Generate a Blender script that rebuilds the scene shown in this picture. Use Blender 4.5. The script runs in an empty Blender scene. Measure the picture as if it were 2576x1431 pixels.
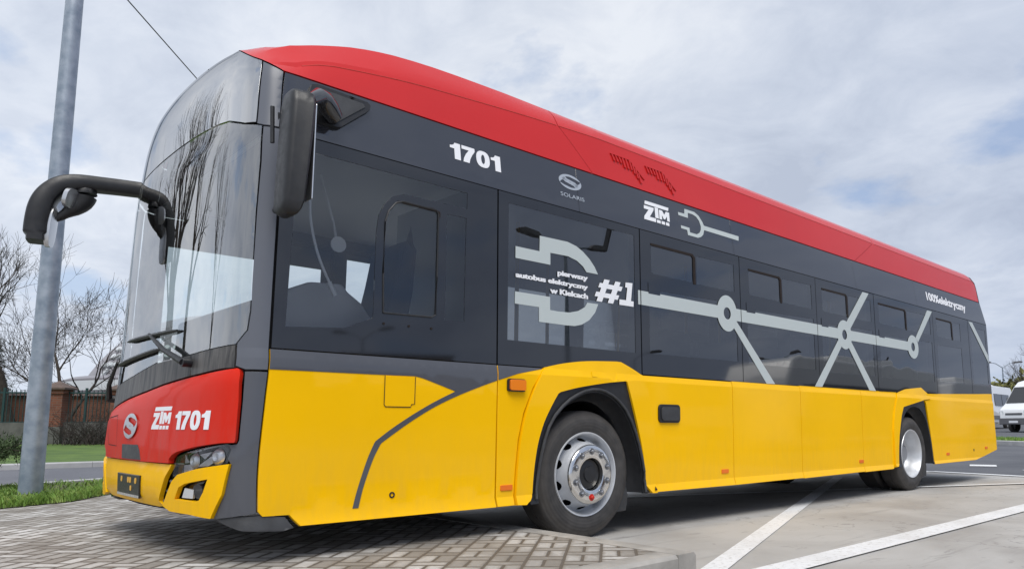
import bpy, bmesh, math, random
from mathutils import Vector, Matrix, geometry
R = math.radians
scene = bpy.context.scene
C = scene.collection
# ---------------------------------------------------------------- camera
cam_d = bpy.data.cameras.new('camera'); cam = bpy.data.objects.new('camera', cam_d); C.objects.link(cam)
YAW, PITCH, ROLL = 0.769723593, 0.121342068, -0.00195577
fv = Vector((math.cos(YAW)*math.cos(PITCH), math.sin(YAW)*math.cos(PITCH), math.sin(PITCH)))
r0 = Vector((math.sin(YAW), -math.cos(YAW), 0)); u0 = r0.cross(fv)
rv = r0*math.cos(ROLL)+u0*math.sin(ROLL); uv = u0*math.cos(ROLL)-r0*math.sin(ROLL)
cam.matrix_world = Matrix(((rv.x, uv.x, -fv.x, -1.24084), (rv.y, uv.y, -fv.y, -4.14279), (rv.z, uv.z, -fv.z, .83003), (0, 0, 0, 1)))
cam_d.sensor_width = 36; cam_d.lens = 1872.8/2576*36
cam_d.shift_x = -276.04/2576; cam_d.shift_y = 130.5/2576
cam_d.clip_start = .05; cam_d.clip_end = 3000
scene.camera = cam
# ---------------------------------------------------------------- light
scene.view_settings.view_transform = 'Standard'; scene.view_settings.look = 'None'
scene.view_settings.exposure = EXPO = 0.4; scene.view_settings.gamma = 1
SUN_EL, SUN_AZ = R(58), R(-125)           # azimuth of the sun measured from +x
world = bpy.data.worlds.new('World'); scene.world = world; world.use_nodes = True
wn = world.node_tree; wn.nodes.clear()
def N(nt, t, **k):
    n = nt.nodes.new(t)
    for a, b in k.items():
        if a == 'inp':
            for i, v in b.items(): n.inputs[i].default_value = v
        else: setattr(n, a, b)
    return n
def L(nt, a, b): nt.links.new(a, b)
def ramp(nt, fac, stops):
    n = nt.nodes.new('ShaderNodeValToRGB'); e = n.color_ramp.elements
    while len(e) < len(stops): e.new(.5)
    for i, (p, c) in enumerate(stops):
        e[i].position = p; e[i].color = (c, c, c, 1) if not isinstance(c, (tuple, list)) else (*c, 1)
    L(nt, fac, n.inputs[0]); return n.outputs[0]
def mixc(nt, fac, a, b, mode='MIX'):
    n = nt.nodes.new('ShaderNodeMix'); n.data_type = 'RGBA'; n.blend_type = mode
    for sock, v in ((n.inputs[0], fac), (n.inputs[6], a), (n.inputs[7], b)):
        if isinstance(v, (int, float)): sock.default_value = v
        elif isinstance(v, (tuple, list)): sock.default_value = (*v, 1)
        else: L(nt, v, sock)
    return n.outputs[2]
def mth(nt, op, a, b=0.0, clamp=False):
    n = nt.nodes.new('ShaderNodeMath'); n.operation = op; n.use_clamp = clamp
    for i, v in enumerate((a, b)):
        if isinstance(v, (int, float)): n.inputs[i].default_value = v
        else: L(nt, v, n.inputs[i])
    return n.outputs[0]
sky = N(wn, 'ShaderNodeTexSky', sky_type='NISHITA', sun_disc=False, sun_elevation=SUN_EL, sun_rotation=math.pi/2-SUN_AZ)
tc = N(wn, 'ShaderNodeTexCoord'); sep = N(wn, 'ShaderNodeSeparateXYZ'); L(wn, tc.outputs['Generated'], sep.inputs[0])
den = mth(wn, 'ADD', mth(wn, 'MAXIMUM', sep.outputs[2], 0.0), .26)
cmb = N(wn, 'ShaderNodeCombineXYZ')
L(wn, mth(wn, 'DIVIDE', sep.outputs[0], den), cmb.inputs[0]); L(wn, mth(wn, 'DIVIDE', sep.outputs[1], den), cmb.inputs[1])
def wnoise(scale, detail, rough, seed, dist=0.0):
    m = N(wn, 'ShaderNodeMapping'); m.inputs['Location'].default_value = (seed, seed*.7, 0); m.inputs['Rotation'].default_value = (0, 0, .6)
    m.inputs['Scale'].default_value = (1.25, 1.0, 1)
    L(wn, cmb.outputs[0], m.inputs[0])
    n = N(wn, 'ShaderNodeTexNoise', inp={'Scale': scale, 'Detail': detail, 'Roughness': rough, 'Distortion': dist}); L(wn, m.outputs[0], n.inputs[0]); return n.outputs[0]
big = wnoise(1.2, 8, .58, 4.3, .25); fine = wnoise(4.2, 8, .62, 9.2, .5)
shade = mth(wn, 'ADD', mth(wn, 'MULTIPLY', big, .6), mth(wn, 'MULTIPLY', fine, .4))
cloud = ramp(wn, shade, [(.36, (4.0, 4.4, 5.25)), (.46, (4.75, 5.15, 5.95)), (.54, (5.4, 5.75, 6.45)), (.64, (6.3, 6.55, 7.05))])
mask = ramp(wn, wnoise(1.9, 7, .55, 3.1, .1), [(.33, 0.0), (.43, 1.0)])
mask = mth(wn, 'MAXIMUM', mask, ramp(wn, sep.outputs[2], [(.02, 1.0), (.10, 0.25), (.2, 0.0)]))
blue = mixc(wn, .55, sky.outputs[0], (2.7, 3.8, 6.0))
skyc = mixc(wn, mth(wn, 'ADD', mth(wn, 'MULTIPLY', mask, .62), .34), blue, cloud)
skyc = mixc(wn, ramp(wn, sep.outputs[2], [(0.0, .55), (.16, 0.0)]), skyc, (4.7, 5.3, 6.4))
dotn = N(wn, 'ShaderNodeVectorMath', operation='DOT_PRODUCT'); dotn.inputs[1].default_value = (-.50, .84, .22); L(wn, tc.outputs['Generated'], dotn.inputs[0])
bright = ramp(wn, mth(wn, 'ADD', mth(wn, 'MULTIPLY', dotn.outputs['Value'], .5), .5), [(.05, (.66, .72, .84)), (.45, (.92, .94, .97)), (.70, (1.03, 1.03, 1.02)), (.91, (1.10, 1.10, 1.09)), (1.0, (1.65, 1.63, 1.58))])
skyc = mixc(wn, 1.0, skyc, bright, 'MULTIPLY')
bg = N(wn, 'ShaderNodeBackground', inp={1: .1}); L(wn, skyc, bg.inputs[0])
out = N(wn, 'ShaderNodeOutputWorld'); L(wn, bg.outputs[0], out.inputs[0])
sun_d = bpy.data.lights.new('sun', 'SUN'); sun_d.energy = 2.2; sun_d.angle = R(34); sun_d.color = (1, .96, .9)
sun = bpy.data.objects.new('sun', sun_d); C.objects.link(sun)
sd = Vector((math.cos(SUN_AZ)*math.cos(SUN_EL), math.sin(SUN_AZ)*math.cos(SUN_EL), math.sin(SUN_EL)))
sun.rotation_euler = sd.to_track_quat('Z', 'Y').to_euler(); sun.location = sd*60

# ---------------------------------------------------------------- materials
M = {}
def mat(name):
    m = bpy.data.materials.new(name); m.use_nodes = True; nt = m.node_tree; nt.nodes.clear()
    b = N(nt, 'ShaderNodeBsdfPrincipled'); o = N(nt, 'ShaderNodeOutputMaterial'); L(nt, b.outputs[0], o.inputs[0]); M[name] = m
    return m, nt, b, o
def coords(nt, scale=(1, 1, 1), rot=0):
    t = N(nt, 'ShaderNodeTexCoord'); m = N(nt, 'ShaderNodeMapping'); m.inputs['Scale'].default_value = scale; m.inputs['Rotation'].default_value = (0, 0, rot)
    L(nt, t.outputs['Object'], m.inputs[0]); return m.outputs[0]
def noise(nt, vec, scale, detail=4, rough=.55, dist=0.0):
    n = N(nt, 'ShaderNodeTexNoise', inp={'Scale': scale, 'Detail': detail, 'Roughness': rough, 'Distortion': dist}); L(nt, vec, n.inputs[0]); return n.outputs[0]
def bump(nt, b, h, strength=.3, dist=.01):
    n = N(nt, 'ShaderNodeBump', inp={'Strength': strength, 'Distance': dist}); L(nt, h, n.inputs['Height']); L(nt, n.outputs[0], b.inputs['Normal'])
def simple(name, col, rough=.5, metal=0.0, coat=0.0, var=0.0, vscale=8, bmp=0.0, bscale=60, dark=None, ior=1.5):
    m, nt, b, o = mat(name); b.inputs['Roughness'].default_value = rough; b.inputs['Metallic'].default_value = metal
    b.inputs['Coat Weight'].default_value = coat; b.inputs['Coat Roughness'].default_value = .04; b.inputs['IOR'].default_value = ior
    v = coords(nt)
    if var > 0:
        d = dark or tuple(c*(1-var) for c in col)
        c = mixc(nt, ramp(nt, noise(nt, v, vscale, 6), [(.35, 0.0), (.65, 1.0)]), d, col); L(nt, c, b.inputs['Base Color'])
        r = ramp(nt, noise(nt, v, vscale*1.7, 4), [(.3, max(0, rough-.08)), (.7, min(1, rough+.08))]); L(nt, r, b.inputs['Roughness'])
    else: b.inputs['Base Color'].default_value = (*col, 1)
    if bmp > 0: bump(nt, b, noise(nt, v, bscale, 4), bmp, .004)
    return m
def paint(name, col, dirt=0.0, wav=.012, coat=.7):
    m, nt, b, o = mat(name); v = coords(nt)
    b.inputs['Roughness'].default_value = .5; b.inputs['Specular IOR Level'].default_value = .08; b.inputs['Coat Weight'].default_value = coat; b.inputs['Coat Roughness'].default_value = .06
    c = mixc(nt, ramp(nt, noise(nt, v, 1.3, 5), [(.35, 0.0), (.7, 1.0)]), tuple(x*.94 for x in col), col)
    # road film and splashes, strongest low down, broken up by noise
    sx = N(nt, 'ShaderNodeSeparateXYZ'); L(nt, v, sx.inputs[0])
    low = ramp(nt, mth(nt, 'MULTIPLY', sx.outputs[2], .4), [(.10, 1.0), (.34, .12), (.5, 0.0)])
    vs = coords(nt, (6, 6, 1.2)); spl = ramp(nt, noise(nt, vs, 3.5, 7, .65), [(.42, 0.0), (.66, 1.0)])
    c = mixc(nt, mth(nt, 'MULTIPLY', mth(nt, 'MULTIPLY', low, spl), dirt), c, (.17, .15, .13))
    L(nt, c, b.inputs['Base Color'])
    bump(nt, b, noise(nt, v, 1.6, 2, .4), wav*10, wav)
    return m
YEL = paint('yellow_paint', (.96, .53, .0), .08, coat=.36)
YELF = paint('yellow_bumper_paint', (.96, .525, .0), .10, coat=.18)
RED = paint('red_roof_paint', (.58, .022, .022), .0, .01, .6)
REDF = paint('red_front_paint', (.62, .022, .008), .55, coat=.12)
GREY = paint('graphite_paint', (.085, .09, .105), .0, coat=.9)
POST = paint('graphite_post_paint', (.12, .13, .155), .0, coat=.6); POST.node_tree.nodes['Principled BSDF'].inputs['Coat Roughness'].default_value = .3
BAND = simple('dark_band_paint', (.022, .024, .032), .05, ior=1.9)
simple('black_gloss', (.012, .013, .016), .04, ior=1.72)
simple('black_plastic', (.016, .017, .020), .45, var=.3, vscale=20, bmp=.15, bscale=300)
simple('worn_black_plastic', (.048, .050, .054), .55, var=.4, vscale=9, bmp=.2, bscale=90)
simple('rubber', (.020, .020, .021), .75, var=.3, vscale=25)
simple('dark', (.006, .006, .007), .8)
simple('interior_grey', (.32, .33, .345), .6)
simple('interior_light', (.78, .78, .78), .6)
simple('dash', (.42, .43, .46), .6)
simple('cloth_seat', (.03, .035, .05), .9)
simple('yellow_tube', (.65, .38, .02), .35)
simple('white_decal', (.80, .81, .84), .45)
simple('grey_decal', (.47, .52, .52), .5)
simple('silver', (.62, .63, .65), .3, metal=.9)
simple('decal_grey2', (.36, .40, .46), .4)
simple('orange_lens', (.85, .22, .008), .15, coat=1)
simple('orange_reflector', (.80, .17, .01), .25)
simple('red_cap', (.5, .02, .01), .4)
simple('wheel_silver', (.62, .64, .67), .38, metal=.4, var=.10, vscale=14)
simple('chrome', (.75, .74, .72), .12, metal=1.0, var=.08, vscale=20)
simple('steel_nut', (.32, .33, .35), .3, metal=.9)
simple('lamp_reflector', (.80, .82, .85), .35, metal=.6)
simple('seam', (.012, .006, .004), .9)
simple('galvanised', (.36, .41, .47), .45, metal=.45, var=.32, vscale=7, dark=(.22, .27, .33))
simple('concrete_kerb', (.40, .38, .35), .85, var=.35, vscale=5, bmp=.4, bscale=80)
simple('light_kerb', (.46, .46, .46), .85, var=.2, vscale=3, bmp=.3)
simple('bark', (.075, .06, .05), .9, var=.4, vscale=12, bmp=.6, bscale=30)
simple('twigs', (.038, .030, .026), .9)
simple('dark_leaves', (.035, .06, .025), .8, var=.5, vscale=2)
simple('olive_leaves', (.20, .20, .06), .8, var=.4, vscale=1)
simple('juniper', (.06, .10, .035), .8, var=.4, vscale=6)
simple('brick_cap', (.14, .10, .085), .8, var=.3)
simple('fence_green', (.010, .045, .045), .6)
simple('block_wall', (.13, .13, .12), .9, var=.35, vscale=4, bmp=.4)
simple('dome_metal', (.24, .23, .25), .5, var=.15)
simple('dome_light', (.55, .58, .60), .3)
simple('van_white', (.78, .79, .80), .3, coat=.7)
simple('van_trim', (.12, .12, .13), .5)
m, nt, b, o = mat('white_line'); v = coords(nt)
c = mixc(nt, ramp(nt, noise(nt, v, 26, 7, .75), [(.52, 0.0), (.66, .8)]), (.72, .73, .74), (.40, .39, .37))
c = mixc(nt, ramp(nt, noise(nt, v, 1.7, 5, .6), [(.45, 0.0), (.75, .45)]), c, (.45, .44, .42)); L(nt, c, b.inputs['Base Color']); b.inputs['Roughness'].default_value = .7
simple('facade_yellow', (.55, .50, .30), .8, var=.1)
simple('facade_brown', (.16, .10, .07), .8, var=.1)
simple('facade_pink', (.42, .34, .29), .8, var=.1)
simple('wire', (.06, .06, .065), .5)
simple('plate_black', (.02, .02, .02), .35, var=.5, vscale=40)
simple('plate_pale', (.5, .5, .47), .5, var=.3, vscale=60)
simple('louvre_shade_red', (.24, .012, .012), .5)  # roof red darkened to stand for shade in the louvre recesses
simple('disc_grey', (.27, .28, .30), .45, metal=.3)
simple('amber', (.75, .42, .05), .4)
simple('paper_yellow', (.6, .55, .3), .6)
simple('sunblind', (.025, .025, .028), .8)
simple('red_panel_far', (.35, .02, .02), .3, coat=.5)
simple('teal_sticker', (.02, .25, .45), .5)
def glass(name, tint, ior=1.5, rough=0.0):
    m, nt, b, o = mat(name); nt.nodes.remove(b)
    t = N(nt, 'ShaderNodeBsdfTransparent'); t.inputs[0].default_value = (*tint, 1)
    g = N(nt, 'ShaderNodeBsdfGlossy'); g.inputs['Color'].default_value = (1, 1, 1, 1); g.inputs['Roughness'].default_value = rough
    f = N(nt, 'ShaderNodeFresnel', inp={0: ior}); mx = N(nt, 'ShaderNodeMixShader')
    v = coords(nt); bp = N(nt, 'ShaderNodeBump', inp={'Strength': .03, 'Distance': .006}); L(nt, noise(nt, v, .9, 1), bp.inputs['Height'])
    L(nt, bp.outputs[0], g.inputs['Normal'])
    L(nt, f.outputs[0], mx.inputs[0]); L(nt, t.outputs[0], mx.inputs[1]); L(nt, g.outputs[0], mx.inputs[2]); L(nt, mx.outputs[0], o.inputs[0])
    return m
glass('tinted_glass', (.19, .20, .22), 2.1)
glass('cab_glass', (.80, .83, .85), 1.8)
glass('windscreen_glass', (.74, .80, .78), 3.5)
glass('clear_lens', (.95, .95, .96), 1.35)
glass('far_glass', (.85, .90, .90), 1.4)
m, nt, b, o = mat('visor_gloss'); b.inputs['Base Color'].default_value = (.02, .022, .026, 1); b.inputs['Roughness'].default_value = .02; b.inputs['IOR'].default_value = 5.5
bump(nt, b, noise(nt, coords(nt), 1.5, 2), .06, .01)
m, nt, b, o = mat('tyre')
v = coords(nt); sx = N(nt, 'ShaderNodeSeparateXYZ'); L(nt, v, sx.inputs[0])
rr = mth(nt, 'SQRT', mth(nt, 'ADD', mth(nt, 'MULTIPLY', sx.outputs[0], sx.outputs[0]), mth(nt, 'MULTIPLY', sx.outputs[2], sx.outputs[2])))
c = mixc(nt, ramp(nt, noise(nt, v, 9, 6), [(.35, 0.0), (.7, 1.0)]), (.030, .029, .029), (.060, .056, .054)); c = mixc(nt, mth(nt, 'MULTIPLY', ramp(nt, rr, [(.40, 0.0), (.445, 1.0), (.47, .6)]), mth(nt, 'MULTIPLY', noise(nt, v, 14, 6, .7), .6)), c, (.13, .115, .10)); L(nt, c, b.inputs['Base Color'])
b.inputs['Roughness'].default_value = .7
rings = mth(nt, 'SINE', mth(nt, 'MULTIPLY', rr, 260.0)); bump(nt, b, rings, .25, .002)
# pavers: columns of paired bricks alternating with cross bricks, laid at 45 degrees to the kerb
m, nt, b, o = mat('block_paving')
v = coords(nt, (5, 5, 1), R(-45.0)); sx = N(nt, 'ShaderNodeSeparateXYZ'); L(nt, v, sx.inputs[0])
U_, V_ = sx.outputs[0], sx.outputs[1]
wob = mth(nt, 'MULTIPLY', mth(nt, 'SUBTRACT', noise(nt, v, 2.5, 2), .5), .05)
U_ = mth(nt, 'ADD', U_, wob)
# u along the columns, v across them; column = 1 unit (20 cm) wide, period 1.5
col = mth(nt, 'FLOOR', V_); fvv = mth(nt, 'SUBTRACT', V_, col)
uo = mth(nt, 'ADD', U_, mth(nt, 'MULTIPLY', col, .75)); per = mth(nt, 'DIVIDE', uo, 1.5); pi_ = mth(nt, 'FLOOR', per); fu = mth(nt, 'MULTIPLY', mth(nt, 'SUBTRACT', per, pi_), 1.5)
isx = mth(nt, 'GREATER_THAN', fu, 1.0)
ha = mth(nt, 'GREATER_THAN', fvv, .5); fh = mth(nt, 'SUBTRACT', fvv, mth(nt, 'MULTIPLY', ha, .5))
def edge(x, w): return mth(nt, 'MINIMUM', x, mth(nt, 'SUBTRACT', w, x))
eA = mth(nt, 'MINIMUM', edge(fh, .5), edge(fu, 1.0)); eB = mth(nt, 'MINIMUM', edge(fvv, 1.0), edge(mth(nt, 'SUBTRACT', fu, 1.0), .5))
e = mth(nt, 'ADD', mth(nt, 'MULTIPLY', eA, mth(nt, 'SUBTRACT', 1.0, isx)), mth(nt, 'MULTIPLY', eB, isx))
e = mth(nt, 'ADD', e, mth(nt, 'MULTIPLY', mth(nt, 'SUBTRACT', noise(nt, coords(nt), 22, 4, .7), .5), .06))
joint = ramp(nt, e, [(.028, 0.0), (.055, 1.0)])
idv = N(nt, 'ShaderNodeCombineXYZ'); L(nt, col, idv.inputs[0]); L(nt, pi_, idv.inputs[1]); L(nt, mth(nt, 'ADD', mth(nt, 'MULTIPLY', isx, 2.0), mth(nt, 'MULTIPLY', ha, mth(nt, 'SUBTRACT', 1.0, isx))), idv.inputs[2])
wnz = N(nt, 'ShaderNodeTexWhiteNoise'); L(nt, idv.outputs[0], wnz.inputs[0])
brick = ramp(nt, wnz.outputs[0], [(0, (.28, .26, .235)), (.3, (.40, .38, .35)), (.6, (.53, .515, .49)), (1, (.68, .67, .65))])
brick = mixc(nt, mth(nt, 'MULTIPLY', ramp(nt, noise(nt, coords(nt), 60, 6, .7), [(.3, 1.0), (.7, 0.0)]), .35), brick, (.12, .105, .09))
dirt = ramp(nt, noise(nt, coords(nt), 1.1, 7, .62, .4), [(.44, 0.0), (.60, 1.0)])
brick = mixc(nt, mth(nt, 'MULTIPLY', dirt, .6), brick, (.165, .148, .128))
edgedirt = ramp(nt, mth(nt, 'ADD', e, mth(nt, 'MULTIPLY', mth(nt, 'SUBTRACT', noise(nt, coords(nt), 9, 5, .7), .5), .35)), [(.05, 1.0), (.14, 0.0)])
brick = mixc(nt, mth(nt, 'MULTIPLY', edgedirt, .55), brick, (.19, .165, .135))
c = mixc(nt, joint, (.115, .097, .078), brick); L(nt, c, b.inputs['Base Color'])
b.inputs['Roughness'].default_value = .85
bump(nt, b, mth(nt, 'ADD', joint, mth(nt, 'MULTIPLY', noise(nt, coords(nt), 120, 4), .3)), .8, .006)
m, nt, b, o = mat('cover_plastic')
c = mixc(nt, ramp(nt, noise(nt, coords(nt, (9, 9, .7)), 3, 6, .7), [(.40, 0.0), (.62, 1.0)]), (.020, .020, .022), (.11, .105, .10)); L(nt, c, b.inputs['Base Color']); b.inputs['Roughness'].default_value = .5
m, nt, b, o = mat('lot_concrete'); v = coords(nt)
c = mixc(nt, ramp(nt, noise(nt, v, .7, 8, .6, .5), [(.36, 0.0), (.62, 1.0)]), (.34, .325, .305), (.47, .46, .44))
c = mixc(nt, mth(nt, 'MULTIPLY', ramp(nt, noise(nt, coords(nt, (1, 2.6, 1)), 2.2, 8, .7, 1.0), [(.58, 0.0), (.70, 1.0)]), .6), c, (.17, .16, .15))
vo = N(nt, 'ShaderNodeTexVoronoi', feature='DISTANCE_TO_EDGE', inp={'Scale': .33}); wv = N(nt, 'ShaderNodeVectorMath', operation='ADD'); L(nt, v, wv.inputs[0])
nz = N(nt, 'ShaderNodeTexNoise', inp={'Scale': 2.5, 'Detail': 6}); L(nt, v, nz.inputs[0]); L(nt, nz.outputs[1], wv.inputs[1]); L(nt, wv.outputs[0], vo.inputs['Vector'])
c = mixc(nt, mth(nt, 'MULTIPLY', ramp(nt, vo.outputs[0], [(.0, 1.0), (.004, 0.0)]), .45), c, (.12, .11, .10))
c = mixc(nt, mth(nt, 'MULTIPLY', ramp(nt, noise(nt, coords(nt, (.25, 4, 1), .35), 1.6, 5, .6), [(.60, 0.0), (.72, 1.0)]), .35), c, (.14, .135, .13))
c = mixc(nt, mth(nt, 'MULTIPLY', ramp(nt, noise(nt, v, 4.5, 3, .5), [(.68, 0.0), (.72, 1.0)]), .5), c, (.13, .12, .115))
c = mixc(nt, mth(nt, 'MULTIPLY', noise(nt, v, 160, 3, .8), .35), c, (.18, .17, .16))
L(nt, c, b.inputs['Base Color']); b.inputs['Roughness'].default_value = .8; bump(nt, b, noise(nt, v, 140, 5, .7), .35, .004)
def rough_ground(name, a, c2, sc, fines, bs=.5, r=.9):
    m, nt, b, o = mat(name); v = coords(nt)
    c = mixc(nt, ramp(nt, noise(nt, v, sc, 7, .6, .3), [(.36, 0.0), (.64, 1.0)]), a, c2)
    c = mixc(nt, mth(nt, 'MULTIPLY', ramp(nt, noise(nt, v, fines, 3, .8), [(.4, 0.0), (.6, 1.0)]), .4), c, tuple(x*.5 for x in a))
    L(nt, c, b.inputs['Base Color']); b.inputs['Roughness'].default_value = r; bump(nt, b, noise(nt, v, fines, 5, .7), bs, .006)
rough_ground('asphalt', (.085, .09, .105), (.125, .13, .145), .6, 90)
rough_ground('road_asphalt', (.12, .125, .145), (.165, .17, .19), .4, 90)
rough_ground('lawn', (.055, .11, .018), (.12, .20, .03), 1.2, 40)
rough_ground('grass_soil', (.07, .075, .03), (.11, .12, .045), 2.5, 50)
rough_ground('bare_earth', (.10, .085, .065), (.16, .14, .11), .3, 20)
m, nt, b, o = mat('grass_blades'); v = coords(nt)
c = ramp(nt, noise(nt, v, 7, 4), [(.3, (.08, .16, .02)), (.5, (.15, .27, .04)), (.72, (.28, .34, .09))]); L(nt, c, b.inputs['Base Color']); b.inputs['Roughness'].default_value = .6
m, nt, b, o = mat('brick'); v = coords(nt)
bt = N(nt, 'ShaderNodeTexBrick'); t = N(nt, 'ShaderNodeTexCoord'); mp = N(nt, 'ShaderNodeMapping'); mp.inputs['Rotation'].default_value = (R(90), 0, 0); L(nt, t.outputs['Object'], mp.inputs[0]); L(nt, mp.outputs[0], bt.inputs['Vector'])
for i, val in (('Scale', 1.0), ('Brick Width', .25), ('Row Height', .075), ('Mortar Size', .006)): bt.inputs[i].default_value = val
bt.inputs['Color1'].default_value = (.15, .048, .026, 1); bt.inputs['Color2'].default_value = (.21, .072, .038, 1); bt.inputs['Mortar'].default_value = (.15, .125, .105, 1)
c = mixc(nt, mth(nt, 'MULTIPLY', ramp(nt, noise(nt, v, 2, 6), [(.4, 0.0), (.7, 1.0)]), .5), bt.outputs[0], (.13, .07, .05)); L(nt, c, b.inputs['Base Color']); b.inputs['Roughness'].default_value = .9
def interp(xs, ys, x):
    if x <= xs[0]: return ys[0]
    for i in range(1, len(xs)):
        if x <= xs[i]:
            t = (x-xs[i-1])/(xs[i]-xs[i-1]); return ys[i-1]+t*(ys[i]-ys[i-1])
    return ys[-1]
def smooth(xs, ys, x):
    if x <= xs[0]: return ys[0]
    if x >= xs[-1]: return ys[-1]
    n = len(xs)
    for i in range(1, n):
        if x <= xs[i]: break
    def sl(k):
        if k <= 0: return (ys[1]-ys[0])/(xs[1]-xs[0])
        if k >= n-1: return (ys[-1]-ys[-2])/(xs[-1]-xs[-2])
        a = (ys[k]-ys[k-1])/(xs[k]-xs[k-1]); b = (ys[k+1]-ys[k])/(xs[k+1]-xs[k])
        return 0.0 if a*b <= 0 else 2*a*b/(a+b)
    h = xs[i]-xs[i-1]; t = (x-xs[i-1])/h
    return ((2*t**3-3*t*t+1)*ys[i-1]+(t**3-2*t*t+t)*h*sl(i-1)+(3*t*t-2*t**3)*ys[i]+(t**3-t*t)*h*sl(i))
BW = 2.55
# plan curve of the nose: arc length table, near half.  s runs from S0=.5 (side) down to the front centre
def _plan():
    pts = []
    n = 240
    for i in range(n+1):
        # sample by angle like parameter so that the corner is well resolved
        a = i/n*math.pi/2
        t = math.sin(a)**.55 if a > 0 else 0.0      # 0 centre .. 1 side
        t = min(t, 1.0)
        x = .075*t*t+.285*(1-(max(0.0, 1-t**4.2))**(1/4.2))
        pts.append((x, 1.275*(1-t)))
    pts = pts[::-1]            # from the side (x=.36,y=0) to the centre
    out = [(.5, .5, 0.0)]      # s, x, y
    s = .5-(.5-.36); px, py = .36, 0.0
    out.append((s, px, py))
    for x, y in pts[1:]:
        s -= math.hypot(x-px, y-py); px, py = x, y
        out.append((s, x, y))
    return out
_PL = _plan()[::-1]            # ascending s
SC = _PL[0][0]                 # s at the front centre
_PS = [q[0] for q in _PL]; _PX = [q[1] for q in _PL]; _PY = [q[2] for q in _PL]
ZI = [.24, .305, .365, 1.205, 1.254, 2.46, 2.51, 2.87, 2.95, 3.05, 3.2]
YI = [-.022, -.022, 0, 0, .012, .036, .038, .095, .125, .175, .28]
ZL = [.22, .35, .6, 1.0, 1.15, 1.8, 2.40, 2.60, 2.8, 2.95, 3.05, 3.12, 3.17]
XL = [.05, .012, 0, .02, .03, .04, .05, .065, .08, .10, .125, .18, .33]
def plan(s):
    """s = x on the side; below .5 the curve bends round the nose; 2*SC-s mirrors to the far side"""
    far = False
    if s < SC: s = 2*SC-s; far = True
    if s >= .5: x, y = s, 0.0
    else: x, y = interp(_PS, _PX, s), interp(_PS, _PY, s)
    return x, (BW-y if far else y)
def P0(s, z):
    x, y = plan(s)
    ins = interp(ZI, YI, z)
    k = 1-ins/1.275
    w = max(0.0, min(1.0, (1.0-x)/.9)); w = w*w*(3-2*w)
    return (x+smooth(ZL, XL, z)*w, 1.275+(y-1.275)*k, z)
def S(s, z, off=0.0):
    p = P0(s, z)
    if off == 0.0: return p
    e = .004
    a = P0(s+e, z); b = P0(s-e, z); c = P0(s, z+e); d = P0(s, z-e)
    u = (a[0]-b[0], a[1]-b[1], a[2]-b[2]); v = (c[0]-d[0], c[1]-d[1], c[2]-d[2])
    n = (u[1]*v[2]-u[2]*v[1], u[2]*v[0]-u[0]*v[2], u[0]*v[1]-u[1]*v[0])
    l = math.sqrt(n[0]**2+n[1]**2+n[2]**2) or 1
    return (p[0]+n[0]/l*off, p[1]+n[1]/l*off, p[2]+n[2]/l*off)
# ---------------------------------------------------------------- helpers
def tag(o, label=None, cat=None, group=None, kind=None):
    if label: o['label'] = label
    if cat: o['category'] = cat
    if group: o['group'] = group
    if kind: o['kind'] = kind
    return o
def empty(name, loc, label, cat, group=None, rz=0.0):
    o = bpy.data.objects.new(name, None); C.objects.link(o); o.location = loc; o.rotation_euler.z = rz; o.empty_display_size = .3
    return tag(o, label, cat, group)
def mk(name, vs, fs, m, parent=None, smooth=False, sharp=35, mats=None):
    me = bpy.data.meshes.new(name); me.from_pydata([tuple(v) for v in vs], [], fs)
    for mm in (mats or [m]): me.materials.append(M[mm] if isinstance(mm, str) else mm)
    me.validate(); me.update()
    if smooth:
        me.polygons.foreach_set('use_smooth', [True]*len(me.polygons)); me.set_sharp_from_angle(angle=R(sharp))
    o = bpy.data.objects.new(name, me); C.objects.link(o)
    if parent: o.parent = parent
    return o
def bevel(o, w=.004, seg=2, ang=50):
    md = o.modifiers.new('bevel', 'BEVEL'); md.width = w; md.segments = seg; md.limit_method = 'ANGLE'; md.angle_limit = R(ang)
    return o
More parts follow.
